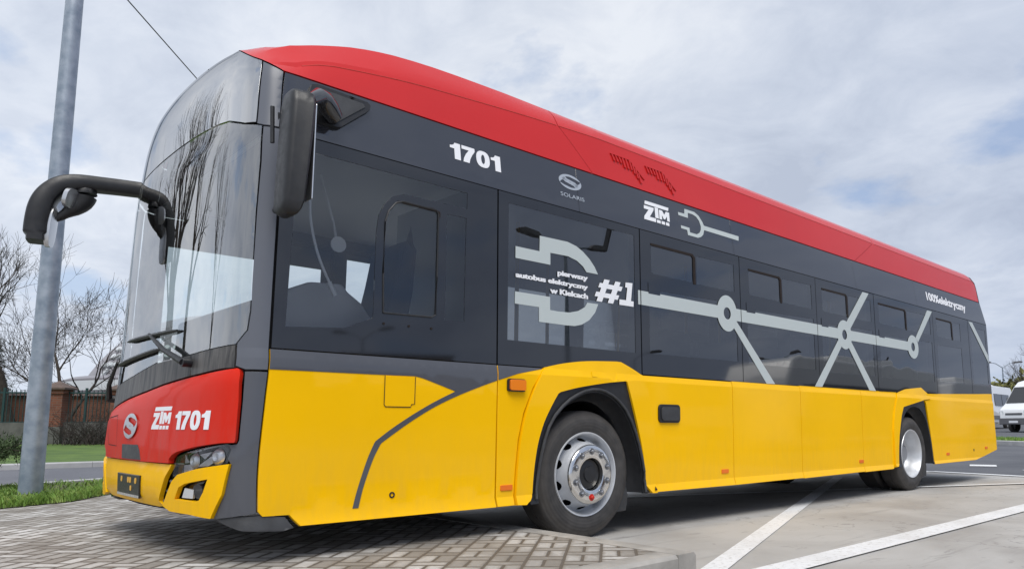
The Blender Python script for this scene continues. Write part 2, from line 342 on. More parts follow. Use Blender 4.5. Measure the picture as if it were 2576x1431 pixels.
class MB:
    def __init__(s): s.v = []; s.f = []
    def add(s, vs, fs):
        k = len(s.v); s.v += [tuple(v) for v in vs]; s.f += [tuple(i+k for i in f) for f in fs]; return s
    def box(s, x0, x1, y0, y1, z0, z1):
        return s.add([(x0, y0, z0), (x1, y0, z0), (x1, y1, z0), (x0, y1, z0), (x0, y0, z1), (x1, y0, z1), (x1, y1, z1), (x0, y1, z1)],
                     [(3, 2, 1, 0), (4, 5, 6, 7), (0, 1, 5, 4), (1, 2, 6, 5), (2, 3, 7, 6), (3, 0, 4, 7)])
    def tube(s, pts, rad, n=8, cap=True):
        pts = [Vector(q) for q in pts]; rs = rad if isinstance(rad, (list, tuple)) else [rad]*len(pts)
        up = Vector((0, 0, 1)); vs = []
        for i, q in enumerate(pts):
            d = (pts[min(i+1, len(pts)-1)]-pts[max(i-1, 0)])
            if d.length < 1e-9: d = Vector((0, 0, 1))
            d.normalize(); a = d.cross(up)
            if a.length < .05: a = d.cross(Vector((1, 0, 0)))
            a.normalize(); b_ = d.cross(a)
            for k in range(n):
                t = 2*math.pi*k/n; vs.append(q+(a*math.cos(t)+b_*math.sin(t))*rs[i])
        fs = [(i*n+k, i*n+(k+1) % n, (i+1)*n+(k+1) % n, (i+1)*n+k) for i in range(len(pts)-1) for k in range(n)]
        if cap: fs += [tuple(range(n))[::-1], tuple(range((len(pts)-1)*n, len(pts)*n))]
        return s.add(vs, fs)
    def lathe(s, prof, n=64, axis='y', c=(0, 0, 0), close=False):
        # prof: (radius, along axis)
        vs = []
        for r, h in prof:
            for k in range(n):
                t = 2*math.pi*k/n; a, b_ = r*math.cos(t), r*math.sin(t)
                vs.append((c[0]+a, c[1]+h, c[2]+b_) if axis == 'y' else (c[0]+a, c[1]+b_, c[2]+h))
        m_ = len(prof); fs = [(i*n+k, (i+1)*n+k, (i+1)*n+(k+1) % n, i*n+(k+1) % n) for i in range(m_-1) for k in range(n)]
        if close: fs += [tuple(range(n)), tuple(range((m_-1)*n, m_*n))[::-1]]
        return s.add(vs, fs)
    def prism(s, poly, fn0, fn1):
        """poly of 2D points; fn0/fn1 map to two faces"""
        n = len(poly); tri = geometry.tessellate_polygon([[Vector((p[0], p[1], 0)) for p in poly]])
        vs = [fn0(*p) for p in poly]+[fn1(*p) for p in poly]
        fs = [tuple(t) for t in tri]+[tuple(i+n for i in t[::-1]) for t in tri]+[(i, (i+1) % n, (i+1) % n+n, i+n) for i in range(n)]
        return s.add(vs, fs)
    def build(s, name, m, parent=None, smooth=False, sharp=35):
        o = mk(name, s.v, s.f, m, parent, smooth, sharp)
        bm = bmesh.new(); bm.from_mesh(o.data); bmesh.ops.recalc_face_normals(bm, faces=bm.faces); bm.to_mesh(o.data); bm.free()
        if smooth: o.data.set_sharp_from_angle(angle=R(sharp))
        return o
def inside(p, poly):
    c = False; j = len(poly)-1
    for i in range(len(poly)):
        a, b_ = poly[i], poly[j]
        if (a[1] > p[1]) != (b_[1] > p[1]) and p[0] < (b_[0]-a[0])*(p[1]-a[1])/(b_[1]-a[1])+a[0]: c = not c
        j = i
    return c
ZB = [.305, .365, 1.205, 1.254, 2.46, 2.51]
def resample(poly, step):
    o = []; n = len(poly)
    for i in range(n):
        a, b_ = poly[i], poly[(i+1) % n]; l = math.hypot(b_[0]-a[0], b_[1]-a[1])
        st = step if min(a[0], b_[0]) > .5 else min(step, .03)
        if min(a[0], b_[0]) < .5 and abs(a[0]-b_[0]) < .02: st = .06
        k = max(1, int(math.ceil(l/st))); ts = [t/k for t in range(k)]
        if abs(b_[1]-a[1]) > 1e-4:
            for zz in ZB:
                t = (zz-a[1])/(b_[1]-a[1])
                if .01 < t < .99: ts = [q for q in ts if q == 0 or abs(q-t)*l > .008]+[t]
        for t in sorted(ts): o.append((a[0]+(b_[0]-a[0])*t, a[1]+(b_[1]-a[1])*t))
    return o

def panel(name, poly, m, parent, off=0.0, thick=.02, holes=(), step=.3, bev=.003, surf=None, smooth=True, inner=True, crease=None):
    """a panel of the coachwork: outline in (s, z) laid on the body surface, with thickness and bevelled rim"""
    surf = surf or S
    loops = [resample(poly, step)]+[resample(h, step) for h in holes]
    vs, es = [], []
    for lp in loops:
        k = len(vs); vs += lp; es += [(k+i, k+(i+1) % len(lp)) for i in range(len(lp))]
    s0, s1 = min(v[0] for v in poly), max(v[0] for v in poly); z0, z1 = min(v[1] for v in poly), max(v[1] for v in poly)
    ss = []; x = s0
    while x < s1:
        x += .03 if (x < .5 and x > SC*2-.5) else step
        ss.append(x)
    zs = [z for z in ZB if z0 < z < z1]
    if s0 < .5:
        zz = z0+.06
        while zz < z1: zs.append(zz); zz += .06
    for a in ss:
        for z in zs:
            if inside((a, z), poly) and not any(inside((a, z), h) for h in holes): vs.append((a, z))
    if surf is S and s1 > .5:
        x = max(s0, .5)
        while x < s1:
            x += .04
            for z in ZB:
                if z0 < z < z1 and inside((x, z), poly) and not any(inside((x, z), h) for h in holes): vs.append((x, z))
    r = geometry.delaunay_2d_cdt([Vector(v) for v in vs], es, [], 0, 1e-5)
    V2 = [(v.x, v.y) for v in r[0]]; F = []
    for f in r[2]:
        c = (sum(V2[i][0] for i in f)/len(f), sum(V2[i][1] for i in f)/len(f))
        if inside(c, poly) and not any(inside(c, h) for h in holes):
            a, b_, d = V2[f[0]], V2[f[1]], V2[f[2]]
            if (b_[0]-a[0])*(d[1]-a[1])-(b_[1]-a[1])*(d[0]-a[0]) < 0: f = list(f)[::-1]
            F.append(tuple(f))
    top = [surf(*v, off) for v in V2]; fs = list(F); V3 = list(top)
    if thick:
        bot = [surf(*v, off-thick) for v in V2]; n = len(V2); V3 += bot
        cnt = {}
        for f in F:
            for i in range(len(f)):
                a, b_ = f[i], f[(i+1) % len(f)]; cnt[(a, b_)] = 1
        for (a, b_) in cnt:
            if (b_, a) not in cnt: fs.append((b_, a, a+n, b_+n))
        if inner: fs += [tuple(i+n for i in f[::-1]) for f in F]
    used = sorted({i for f in fs for i in f}); mp = {k: i for i, k in enumerate(used)}
    o = mk(name, [V3[i] for i in used], [tuple(mp[i] for i in f) for f in fs], m, parent, smooth, 30 if s0 < .5 else 9)
    if bev and thick: bevel(o, bev, 2, 60)
    return o
def cr(pts, n=4):
    o = []
    for i in range(len(pts)-1):
        p0, p1, p2, p3 = [Vector(pts[k]) for k in (max(0, i-1), i, i+1, min(len(pts)-1, i+2))]
        for k in range(n):
            t = k/n; q = .5*((2*p1)+(p2-p0)*t+(2*p0-5*p1+4*p2-p3)*t*t+(3*p1-p0-3*p2+p3)*t**3); o.append((q.x, q.y))
    return o+[tuple(pts[-1])]
def rect(a, b_, c, d): return [(a, c), (b_, c), (b_, d), (a, d)]
def rrect(a, b_, c, d, r, n=5):
    o = []
    for cx, cy, t0 in ((b_-r, c+r, -90), (b_-r, d-r, 0), (a+r, d-r, 90), (a+r, c+r, 180)):
        for i in range(n+1):
            t = R(t0+90*i/n); o.append((cx+r*math.cos(t), cy+r*math.sin(t)))
    return o
def ring(cx, cy, rx, ry, n=40): return [(cx+rx*math.cos(2*math.pi*i/n), cy+ry*math.sin(2*math.pi*i/n)) for i in range(n)]
def mir(poly): return [(2*SC-s, z) for s, z in poly][::-1]
def join2d(polys_list):
    return polys_list
def decal(name, polys, m, parent, off=.003, surf=None, holes=()):
    """several flat shapes of one mark cut from thin film"""
    o = None; objs = [panel('tmp', p_, m, None, off, .0015, holes if i == 0 else (), .12, 0, surf, True, False) for i, p_ in enumerate(polys)]
    vs, fs = [], []
    for q in objs:
        k = len(vs); vs += [tuple(v.co) for v in q.data.vertices]; fs += [tuple(i+k for i in pl.vertices) for pl in q.data.polygons]
        me = q.data; bpy.data.objects.remove(q); bpy.data.meshes.remove(me)
    return mk(name, vs, fs, m, parent, True)
ONE = [(0, .64), (0, .80), (.10, .82), (.19, .90), (.22, 1), (.48, 1), (.48, 0), (.20, 0), (.20, .64)]
SEV = [(0, 1), (.62, 1), (.62, .80), (.48, .52), (.38, .24), (.34, 0), (.05, 0), (.09, .24), (.19, .52), (.34, .78), (0, .78)]
def digits_on(name, box, m, parent, off=.003):
    a, b_, c, d = box; k = (b_-a)/2.45; hgt = d-c
    pl = lambda pts, x: [(a+(u+x)*k, c+v_*hgt) for u, v_ in pts]
    ze = [(.33+.33*math.copysign(abs(math.cos(t))**.75, math.cos(t)), .5+.52*math.copysign(abs(math.sin(t))**.85, math.sin(t))) for t in [2*math.pi*i/36 for i in range(36)]]
    zi = [(.33+.095*math.cos(t), .5+.30*math.sin(t)) for t in [2*math.pi*i/20 for i in range(20)]]
    o = decal(name, [pl(ze, 1.24), pl(ONE, 0), pl(SEV, .55), pl(ONE, 1.97)], m, parent, off, holes=[pl(zi, 1.24)])
    return o
def text2d(s, bold=.02, shear=0.0, align='LEFT', spacing=1.0):
    cu = bpy.data.curves.new('lettering', 'FONT'); cu.body = s; cu.size = 1; cu.offset = bold; cu.shear = shear; cu.align_x = align; cu.resolution_u = 4; cu.space_character = spacing
    ob = bpy.data.objects.new('lettering', cu); C.objects.link(ob); bpy.context.view_layer.update()
    dg = bpy.context.evaluated_depsgraph_get(); me = ob.evaluated_get(dg).to_mesh()
    vs = [(v.co.x, v.co.y) for v in me.vertices]; fs = [tuple(pl.vertices) for pl in me.polygons]
    ob.evaluated_get(dg).to_mesh_clear(); bpy.data.objects.remove(ob); bpy.data.curves.remove(cu)
    return vs, fs
def text_on(name, s, box, m, parent, off=.003, bold=.02, shear=0.0, surf=None, flip=False, spacing=1.0, asc=None):
    """lettering fitted into box (s0, s1, z0, z1)"""
    surf = surf or S
    vs, fs = text2d(s, bold, shear, spacing=spacing); x0, x1 = min(v[0] for v in vs), max(v[0] for v in vs); y0, y1 = min(v[1] for v in vs), max(v[1] for v in vs)
    if asc: y0, y1 = asc
    a, b_, c, d = box; V = [surf(a+(v[0]-x0)/(x1-x0)*(b_-a), c+(v[1]-y0)/(y1-y0)*(d-c), off) for v in vs]
    if bold > .03:
        k = len(V); V += [surf(a+(v[0]-x0)/(x1-x0)*(b_-a)+.0045, c+(v[1]-y0)/(y1-y0)*(d-c), off+.0005) for v in vs]; fs = fs+[tuple(i+k for i in f) for f in fs]
    return mk(name, V, fs, m, parent, False)
def ell(cx, cz, sx, sz, pts): return [(cx+x*sx, cz+z*sz) for x, z in pts]
def emblem(cx, cz, rx, rz):
    """an oval split by an S sweep"""
    up = [(math.cos(R(t)), math.sin(R(t))) for t in range(20, 201, 10)]
    up += [(-.80, -.05), (-.62, .12), (.05, .02), (.48, -.32), (.40, -.52), (.62, -.42), (.70, -.18), (.45, .10), (-.30, .38), (-.42, .62), (-.05, .72), (.55, .55)]
    lo = [(-x, -y) for x, y in up]
    return [ell(cx, cz, rx, rz, up), ell(cx, cz, rx, rz, lo)]
ZTM = [[(.06, .82), (.97, .82), (1.0, 1.0), (.09, 1.0)],
       [(.03, .74), (.40, .74), (.37, .58), (.20, .20), (.44, .20), (.42, 0), (-.02, 0), (.0, .17), (.19, .56), (.02, .56)],
       [(.44, .80), (.57, .80), (.55, .24), (.42, .24)],
       [(.60, .74), (.72, .74), (.79, .54), (.87, .74), (1.0, .74), (.98, .24), (.88, .24), (.89, .50), (.80, .30), (.75, .30), (.69, .50), (.68, .24), (.58, .24)],
       [(.46, 0), (.60, 0), (.61, .16), (.47, .16)], [(.64, 0), (.77, 0), (.78, .16), (.65, .16)], [(.81, 0), (.94, 0), (.95, .16), (.82, .16)]]
def ztm(name, box, m, parent, shear=.0):
    a, b_, c, d = box
    return decal(name, [[(a+(x+shear*y)*(b_-a), c+y*(d-c)) for x, y in q] for q in ZTM], m, parent)
# ---------------------------------------------------------------- ground
def G(x, y): return min(1.0, max(0, (x-13)*.0155)+max(0, (y-10)*.013)) if (x > 13 or y > 10) else 0.0
def sheet(name, poly, m, z, step=2.5, kind='structure', thick=0):
    """sheet following the terrain"""
    f = lambda x, y, off: (x, y, z+G(x, y))
    lp = []
    n = len(poly)
    for i in range(n):
        a, b_ = poly[i], poly[(i+1) % n]; k = max(1, int(math.hypot(b_[0]-a[0], b_[1]-a[1])/step))
        for t in range(k): lp.append((a[0]+(b_[0]-a[0])*t/k, a[1]+(b_[1]-a[1])*t/k))
    vs = list(lp); es = [(i, (i+1) % len(lp)) for i in range(len(lp))]
    x0, x1, y0, y1 = min(p[0] for p in poly), max(p[0] for p in poly), min(p[1] for p in poly), max(p[1] for p in poly)
    xs = sorted({x for x in [13]+[x0+i*step for i in range(1, int((x1-x0)/step)+1)] if x0 < x < x1}); ys = sorted({y for y in [10]+[y0+i*step for i in range(1, int((y1-y0)/step)+1)] if y0 < y < y1})
    for x in xs:
        for y in ys:
            if inside((x, y), poly): vs.append((x, y))
    r = geometry.delaunay_2d_cdt([Vector(v) for v in vs], es, [], 0, 1e-5)
    V2 = [(v.x, v.y) for v in r[0]]; F = []
    for fc in r[2]:
        c = (sum(V2[i][0] for i in fc)/3, sum(V2[i][1] for i in fc)/3)
        if inside(c, poly):
            a, b_, d = V2[fc[0]], V2[fc[1]], V2[fc[2]]
            F.append(tuple(fc) if (b_[0]-a[0])*(d[1]-a[1])-(b_[1]-a[1])*(d[0]-a[0]) > 0 else tuple(fc)[::-1])
    return tag(mk(name, [f(*v, 0) for v in V2], F, m, smooth=True), kind=kind)
KX, KY = 2.20, -1.40                     # corner of the raised paving
axis = [-1500, -500, -150, -60, -30, -10, 0, 10, 11, 13, 14, 20, 30, 40, 50, 55, 60, 100, 200, 500, 1500]
vs = [(x, y, -.03+G(x, y)) for x in axis for y in axis]; n = len(axis)
tag(mk('ground', vs, [(i*n+j, (i+1)*n+j, (i+1)*n+j+1, i*n+j+1) for i in range(n-1) for j in range(n-1)], 'bare_earth'), kind='structure')
sheet('parking_lot', [(-40, -60), (12.35, -60), (12.35, -.35), (12.75, 1.5), (14.6, 9), (2.2, 9), (2.2, -1.4), (-40, -1.4)], 'lot_concrete', 0.0, 6)
sheet('asphalt_road', [(12.35, -60), (40, -60), (40, -12), (25.6, -2.5), (25.6, 3), (32, 14), (40, 24), (14.6, 24), (14.6, 9), (12.75, 1.5), (12.35, -.35)], 'asphalt', -.004)
sheet('far_car_park', [(28.4, -40), (110, -40), (110, 40), (44, 24), (34, 12.6), (28.4, 3.4)], 'asphalt', .13)
sheet('grass_island', [(25.75, -2.5), (28.4, -2.5), (28.4, 3.4), (34, 12.6), (32, 14), (25.75, 3.2)], 'lawn', .135, 1.0)
sheet('lawn', [(-60, 12.9), (1, 12.9), (2.3, 12.95), (7, 13.2), (30, 13.4), (44, 24.2), (60, 60), (-60, 60)], 'lawn', .13)
sheet('left_road', [(-60, 7.6), (-2, 7.6), (.1, 8.0), (1.4, 8.6), (6, 9.6), (14.6, 10.2), (14.6, 13.2), (7, 13.0), (1, 12.75), (-60, 12.75)], 'road_asphalt', .075)
sheet('grass_verge', [(-60, 4.3), (-.24, 4.52), (.33, 4.84), (.87, 5.69), (2.2, 7.2), (2.2, 8.4), (1.4, 8.2), (.05, 7.55), (-2, 7.2), (-60, 7.2)], 'grass_soil', .128, 1.0)
sheet('paving', [(KX-.15, KY+.15), (KX-.15, 7.2), (.87, 5.69), (.33, 4.84), (-.24, 4.52), (-9, 4.3), (-9, KY+.15)], 'block_paving', .12, 1.5)
def kerb(name, pts, z0, h, w, m, label, cat='kerb', gap=1.0, side=1):
    """row of kerb stones along a polyline; body of the stones lies to the left of the line"""
    mb = MB(); pts = [Vector((*q, 0)) for q in pts]
    for a, b_ in zip(pts, pts[1:]):
        d = (b_-a); l = d.length; d.normalize(); nn = Vector((-d.y, d.x, 0))*side; k = max(1, round(l/gap))
        for i in range(k):
            p, q = a+d*(l*i/k+.003), a+d*(l*(i+1)/k-.003)
            c = .02; prof = [(0, -.1), (0, h-c), (c*.9, h), (w, h), (w, -.1)]
            vs = []
            for e_ in (p, q):
                for u, zz in prof: vs.append((e_.x+nn.x*u, e_.y+nn.y*u, z0+zz+G(e_.x, e_.y)))
            n5 = 5; mb.add(vs, [(j, (j+1) % n5, (j+1) % n5+n5, j+n5) for j in range(n5)]+[(4, 3, 2, 1, 0), (5, 6, 7, 8, 9)])
    return tag(mb.build(name, m), label, cat)
kerb('kerb', [(KX, 7.0), (KX, KY)], 0, .124, .155, 'concrete_kerb', 'worn concrete kerb around the block paving, with its corner by the front wheel', side=-1)
kerb('kerb', [(KX-.158, KY), (-9, KY)], 0, .124, .155, 'concrete_kerb', 'worn concrete kerb along the near edge of the block paving, below the camera', side=-1)
kerb('kerb', [(-60, 7.45), (-2, 7.35), (.05, 7.75), (1.4, 8.4), (2.2, 8.75)], .0, .15, .22, 'light_kerb', 'pale kerb between the grass verge and the left road', side=-1)
kerb('kerb', [(-60, 12.75), (1, 12.75), (7, 13.05), (30, 13.3)], .03, .15, .15, 'light_kerb', 'grey kerb along the lawn across the left road')
kerb('kerb', [(25.6, -2.5), (25.6, 3.2), (31.9, 14)], 0, .15, .16, 'light_kerb', 'pale kerb of the grass island in front of the parked vans', side=-1)
def stripe(name, a, b_, w, label, z=.006, m='white_line', group=None):
    a, b_ = Vector((*a, 0)), Vector((*b_, 0)); d = (b_-a).normalized(); nn = Vector((-d.y, d.x, 0))*w/2; k = max(1, int((b_-a).length/2)); vs = []
    for i in range(k+1):
        c = a+(b_-a)*i/k
        for s_ in (-1, 1): vs.append((c.x+nn.x*s_, c.y+nn.y*s_, z+G(c.x, c.y)))
    o = mk(name, vs, [(2*i, 2*i+2, 2*i+3, 2*i+1) for i in range(k)], m); o['kind'] = 'structure'; return o
stripe('painted_line', (2.22, -1.46), (10.2, 1.98), .15, '')
stripe('painted_line', (2.3, -1.68), (24, -1.70), .22, '', .010)
stripe('painted_line', (5.2, 2.12), (11.6, -1.10), .12, '', .014)
stripe('painted_line', (12.45, -3), (12.45, -.35), .22, '')
stripe('painted_line', (12.45, -.35), (12.85, 1.5), .24, '', .010)
stripe('painted_line', (12.85, 1.5), (14.4, 8.2), .22, '')
stripe('painted_line', (14.85, 1.25), (15.35, 1.42), .5, '')
stripe('painted_line', (14.2, -.9), (14.3, .3), .4, '')
stripe('painted_line', (24.2, -6), (24.2, 2.6), .3, '')
# ---------------------------------------------------------------- the bus
bus = empty('city_bus', (0, 0, 0), 'long yellow and red electric city bus with dark windows, parked nose over the paving', 'bus')
B = bus
FAR = 2*SC
# side panels ----------------------------------------------------
T1 = 1.254
p1 = [(.284, T1), (.284, .395), (.307, .368), (.448, .366), (.497, .305), (1.808, .305), (1.812, T1)]
sp = panel('side_panel', p1, YEL, B)
decal('stripe', [[(.284, 1.144), (.978, 1.146)]+cr([(1.184, 1.148), (1.239, 1.138), (1.34, 1.108), (1.481, 1.064)])+cr([(1.470, 1.058), (1.369, 1.012), (1.276, .965), (1.162, .901), (1.037, .823), (.938, .752)])+cr([(.930, .740), (.893, .655), (.858, .55), (.829, .452), (.81, .372)])+cr([(.846, .372), (.866, .465), (.896, .563), (.932, .660), (.970, .734)])+cr([(.980, .744), (1.141, .852), (1.295, .942), (1.408, .997), (1.53, 1.048), (1.68, 1.104), (1.812, 1.149)])+[(1.812, T1), (.284, T1)]], GREY, sp, .0025)
def seamline(name, pts, parent, w=.004, off=.0035):
    vs, fs = [], []
    P_ = []
    for a, b_ in zip(pts, pts[1:]):
        k = max(1, int(math.hypot(b_[0]-a[0], b_[1]-a[1])/.1))
        P_ += [(a[0]+(b_[0]-a[0])*t/k, a[1]+(b_[1]-a[1])*t/k) for t in range(k)]
    P_.append(pts[-1])
    for i, q in enumerate(P_):
        a, b_ = P_[max(0, i-1)], P_[min(len(P_)-1, i+1)]; dx, dz = b_[0]-a[0], b_[1]-a[1]; l = math.hypot(dx, dz); nx, nz = -dz/l*w/2, dx/l*w/2
        vs += [S(q[0]+nx, q[1]+nz, off), S(q[0]-nx, q[1]-nz, off)]
    fs = [(2*i, 2*i+2, 2*i+3, 2*i+1) for i in range(len(P_)-1)]
    return mk(name, vs, fs, 'seam', parent)
mk_h = [(.983, 1.143), (1.187, 1.143), (1.187, .974), (1.166, .972), (1.160, .956), (.992, .956), (.983, .968)]
panel('service_flap', [(.985, 1.141), (.985, .970), (.993, .958), (1.159, .958), (1.165, .974), (1.185, .976), (1.185, 1.141)], YEL, sp, .0035, .004, bev=.001)
seamline('seam', [(.983, 1.143), (.983, .968), (.992, .956), (1.160, .956), (1.166, .972), (1.187, .974), (1.187, 1.143)], sp, .005, .004)
mb = MB(); c = S(1.056, .433, 0); mb.lathe([(.018, .0), (.018, -.004), (.010, -.004), (.010, .006)], 20, 'y', c); mb.build('tow_socket', 'black_plastic', sp, True)
sp = panel('side_panel', [(1.822, T1), (1.822, .305), (1.964, .305), (1.978, .53), (2.0, .747), (2.044, .93), (2.126, 1.11), (2.23, T1)], YEL, B)
decal('stripe', [[(1.822, 1.152), (1.989, 1.204), (2.215, 1.250), (2.215, T1), (1.822, T1)]], GREY, sp, .0025)
ind = panel('indicator_lamp', rrect(1.893, 2.046, 1.078, 1.166, .016), 'black_plastic', B, .018, .016, bev=.003)
panel('lens', rrect(1.905, 2.040, 1.086, 1.160, .014), 'orange_lens', ind, .034, .016, bev=.006)
def reflector(s, z, w=.10, h=.036): return panel('side_reflector', rrect(s-w/2, s+w/2, z-h/2, z+h/2, .005, 2), 'orange_reflector', B, .007, .007, bev=.002)
reflector(1.903, .426)
for s_ in (4.39, 7.07): reflector(s_, .43, .105)
reflector(9.72, .445, .11); reflector(11.3, .50, .11)
flare1 = cr([(2.236, 1.262), (2.42, 1.302), (2.65, 1.332), (2.98, 1.350)])+cr([(3.03, 1.348), (3.16, 1.302), (3.285, 1.25)])+cr([(3.318, 1.189), (3.365, 1.03), (3.400, .84), (3.419, .60), (3.421, .42), (3.412, .299)])+[(3.345, .301)]+cr([(3.289, .358), (3.278, .49), (3.250, .646), (3.198, .835), (3.140, 1.01), (3.078, 1.192)])+cr([(3.060, 1.196), (2.88, 1.178), (2.695, 1.152), (2.52, 1.122), (2.368, 1.088)])+cr([(2.345, 1.075), (2.286, .99), (2.214, .868), (2.164, .735), (2.137, .61), (2.121, .49), (2.113, .379)])+cr([(2.105, .345), (2.085, .320), (2.048, .302)])+cr([(1.974, .304), (1.978, .42), (1.990, .58), (2.012, .75), (2.058, .93), (2.135, 1.108), (2.228, 1.254)])
def flare_surf(cx, cz, rx, rz):
    """the flare bulges out from its outer rim"""
    def f(s, z, off):
        d = math.hypot((s-cx)/rx, (z-cz)/rz); return S(s, z, off+(.012 if d < 1 else .012*max(0, 1-(d-1)*5)))
    return f
fl = panel('wheel_arch_flare', flare1, YEL, B, .012, .04, bev=.008, step=.09, surf=flare_surf(2.7, .45, .68, .80))
def flare_lip(poly, parent, out=.012, name='arch_edge'):
    vs = []
    for (a, b_), (c, d) in poly: pass
decal('sticker', [rrect(2.684, 2.738, 1.208, 1.248, .006, 3)], YEL, fl, .0275)
decal('warning_mark', [[(3.372, .312), (3.405, .312), (3.390, .343)]], 'seam', fl, .03)
arch_line = [(2.171, .328), (2.178, .40), (2.189, .472), (2.203, .56), (2.222, .645), (2.249, .735), (2.285, .821), (2.340, .902), (2.411, .969), (2.478, 1.017), (2.55, 1.053), (2.62, 1.080), (2.695, 1.095), (2.765, 1.096), (2.829, 1.085), (2.905, 1.057), (2.976, 1.015), (3.05, .950), (3.109, .869), (3.16, .772), (3.2, .669), (3.23, .577), (3.254, .481), (3.258, .40), (3.253, .309)]
trim1 = [(2.094, .31), (2.10, .30), (2.171, .30)]+arch_line+[(3.30, .30), (3.345, .310), (3.289, .358), (3.26, .606), (3.19, .882), (3.085, 1.197), (2.695, 1.158), (2.335, 1.082), (2.27, .985), (2.2, .87), (2.15, .74), (2.123, .61), (2.108, .478), (2.102, .382)]
tr1 = panel('wheel_arch_trim', trim1, 'black_plastic', B, .004, .02, bev=.003, step=.12)
def arch_lip(line, parent, rad=.011, off=.016, grow=0.0):
    mb = MB(); mb.tube([S(a, b_, off) for a, b_ in line], rad, 8); return mb.build('arch_lip', 'worn_black_plastic', parent, True)
def outset(line, cx, cz, d): return [(cx+(a-cx)*(1+d/math.hypot(a-cx, b_-cz)), cz+(b_-cz)*(1+d/math.hypot(a-cx, b_-cz)) if b_ > .5 else b_) for a, b_ in line]
arch_lip([q for q in outset(arch_line, 2.7, .45, .024)], tr1)
def liner(line, parent, cx, cz=.48, shrink=.90):
    """rubber skirt inside the arch, then the deep wheel box"""
    mb = MB(); n = len(line)
    rings = [(0, 1.0), (.06, .985), (.12, shrink+.02), (.13, shrink), (.75, shrink+.03)]
    vs = []
    for y, k in rings:
        for a, b_ in line: vs.append((cx+(a-cx)*k, y, cz+(b_-cz)*k if b_ > cz else b_))
    m_ = len(rings); mb.add(vs, [(i*n+j, i*n+j+1, (i+1)*n+j+1, (i+1)*n+j) for i in range(m_-1) for j in range(n-1)]+[tuple(range((m_-1)*n, m_*n))])
    return mb.build('arch_liner', 'black_plastic', parent, True, 50)
liner(arch_line, B, 2.72)
panel('mudflap', [(2.98, .16), (3.16, .17), (3.19, .40), (3.02, .40)], 'worn_black_plastic', B, -.10, .012, bev=.002)
for i, (a, b_) in enumerate(((3.425, 4.528), (4.536, 5.748), (5.756, 7.13), (7.138, 7.99))):
    if i == 0: pl = [(3.395, .883), (3.425, .55), (3.418, .305), (b_, .300), (b_, T1), (3.290, T1), (3.322, 1.189)]
    elif i == 3: pl = [(a, .306), (7.90, .312), (7.952, .36), (7.952, .778), (8.03, 1.101), (8.13, 1.272), (a, 1.266)]
    else: pl = [(a, .300), (b_, .300+.006*i), (b_, T1+.006*i), (a, T1+.006*i)]
    q = panel('side_panel', pl, YEL, B)
    if i == 0: p0_ = q
hd = panel('flap_handle', rrect(3.466, 3.742, .868, 1.022, .035), 'black_plastic', p0_, .016, .016, bev=.005)
panel('grip', rrect(3.492, 3.722, .885, 1.000, .03), 'worn_black_plastic', hd, .026, .012, bev=.006)
flare2 = [(8.14, 1.262), (8.27, 1.292), (8.42, 1.322), (8.899, 1.360), (9.157, 1.268), (9.180, 1.210), (8.985, 1.198), (8.939, 1.192), (8.258, 1.086), (8.19, .98), (8.141, .855), (8.095, .72), (8.066, .584), (8.05, .46), (8.044, .355), (8.0, .325), (7.955, .330), (7.955, .778), (7.99, .96), (8.046, 1.101)]
panel('wheel_arch_flare', flare2, YEL, B, .012, .04, bev=.008, step=.09, surf=flare_surf(8.6, .45, .62, .80))
arch2 = [(8.150, .33), (8.152, .42), (8.157, .52), (8.170, .65), (8.193, .777), (8.228, .862), (8.272, .934), (8.342, 1.004), (8.427, 1.055), (8.508, 1.085), (8.593, 1.096), (8.69, 1.093), (8.789, 1.075), (8.882, 1.028), (8.962, .967), (9.018, .888), (9.061, .8), (9.09, .70), (9.116, .605), (9.145, .50), (9.165, .40), (9.17, .33)]
tr2 = panel('wheel_arch_trim', [(8.05, .33), (8.06, .32), (8.15, .32)]+arch2+[(9.205, .325), (9.198, .353), (9.150, .633), (9.02, .967), (8.944, 1.197), (8.252, 1.090), (8.135, .857), (8.06, .586)], 'black_plastic', B, .004, .02, bev=.003, step=.12)
liner(arch2, B, 8.65)
panel('mudflap', [(8.99, .15), (9.12, .16), (9.14, .40), (9.0, .40)], 'worn_black_plastic', B, -.10, .012, bev=.002)
XR = 11.78
panel('side_panel', [(9.214, .323), (10.80, .330), (11.19, .373), (11.805, .462), (11.80, .62), (11.765, .98), (11.75, 1.36), (9.15, 1.283), (9.19, 1.205), (9.0, 1.19), (9.045, 1.135), (9.14, .75), (9.225, .352)], YEL, B)
mb = MB(); mb.lathe([(.020, .0), (.020, -.003), (.010, -.003), (.010, .004)], 16, 'y', S(10.76, .478, 0)); mb.build('tow_socket', 'black_plastic', B, True)
# windows ---------------------------------------------------------
WZ = 2.497
def slider_lines(s0, s1, parent):
    q = decal('slider_frame', [[(s0-.005, 2.40), (s1, 2.40), (s1+.035, 2.37), (s1+.035, 2.12), (s1, 2.12), (s1, 2.365), (s1-.02, 2.378), (s0-.005, 2.380)]], 'seam', parent, .0035); return q
def win(s0, s1, zb0, zb1, holes, tint, sliders=None, vis=True):
    w = panel('window', [(s0, zb0), (s1, zb1), (s1, WZ), (s0, WZ)], 'black_gloss', B, 0, .008, holes, bev=.002)
    for h in holes: panel('pane', [(a, b_) for a, b_ in h], tint, w, -.003, 0, bev=0)
    if sliders: slider_lines(*sliders, w)
    return w
cab = [(.965, 1.524), (1.30, 1.532), (1.328, 1.55), (1.335, 1.80), (1.338, 2.215), (1.322, 2.243), (1.08, 2.248), (1.03, 2.228), (.985, 2.168), (.962, 2.095), (.958, 1.767)]
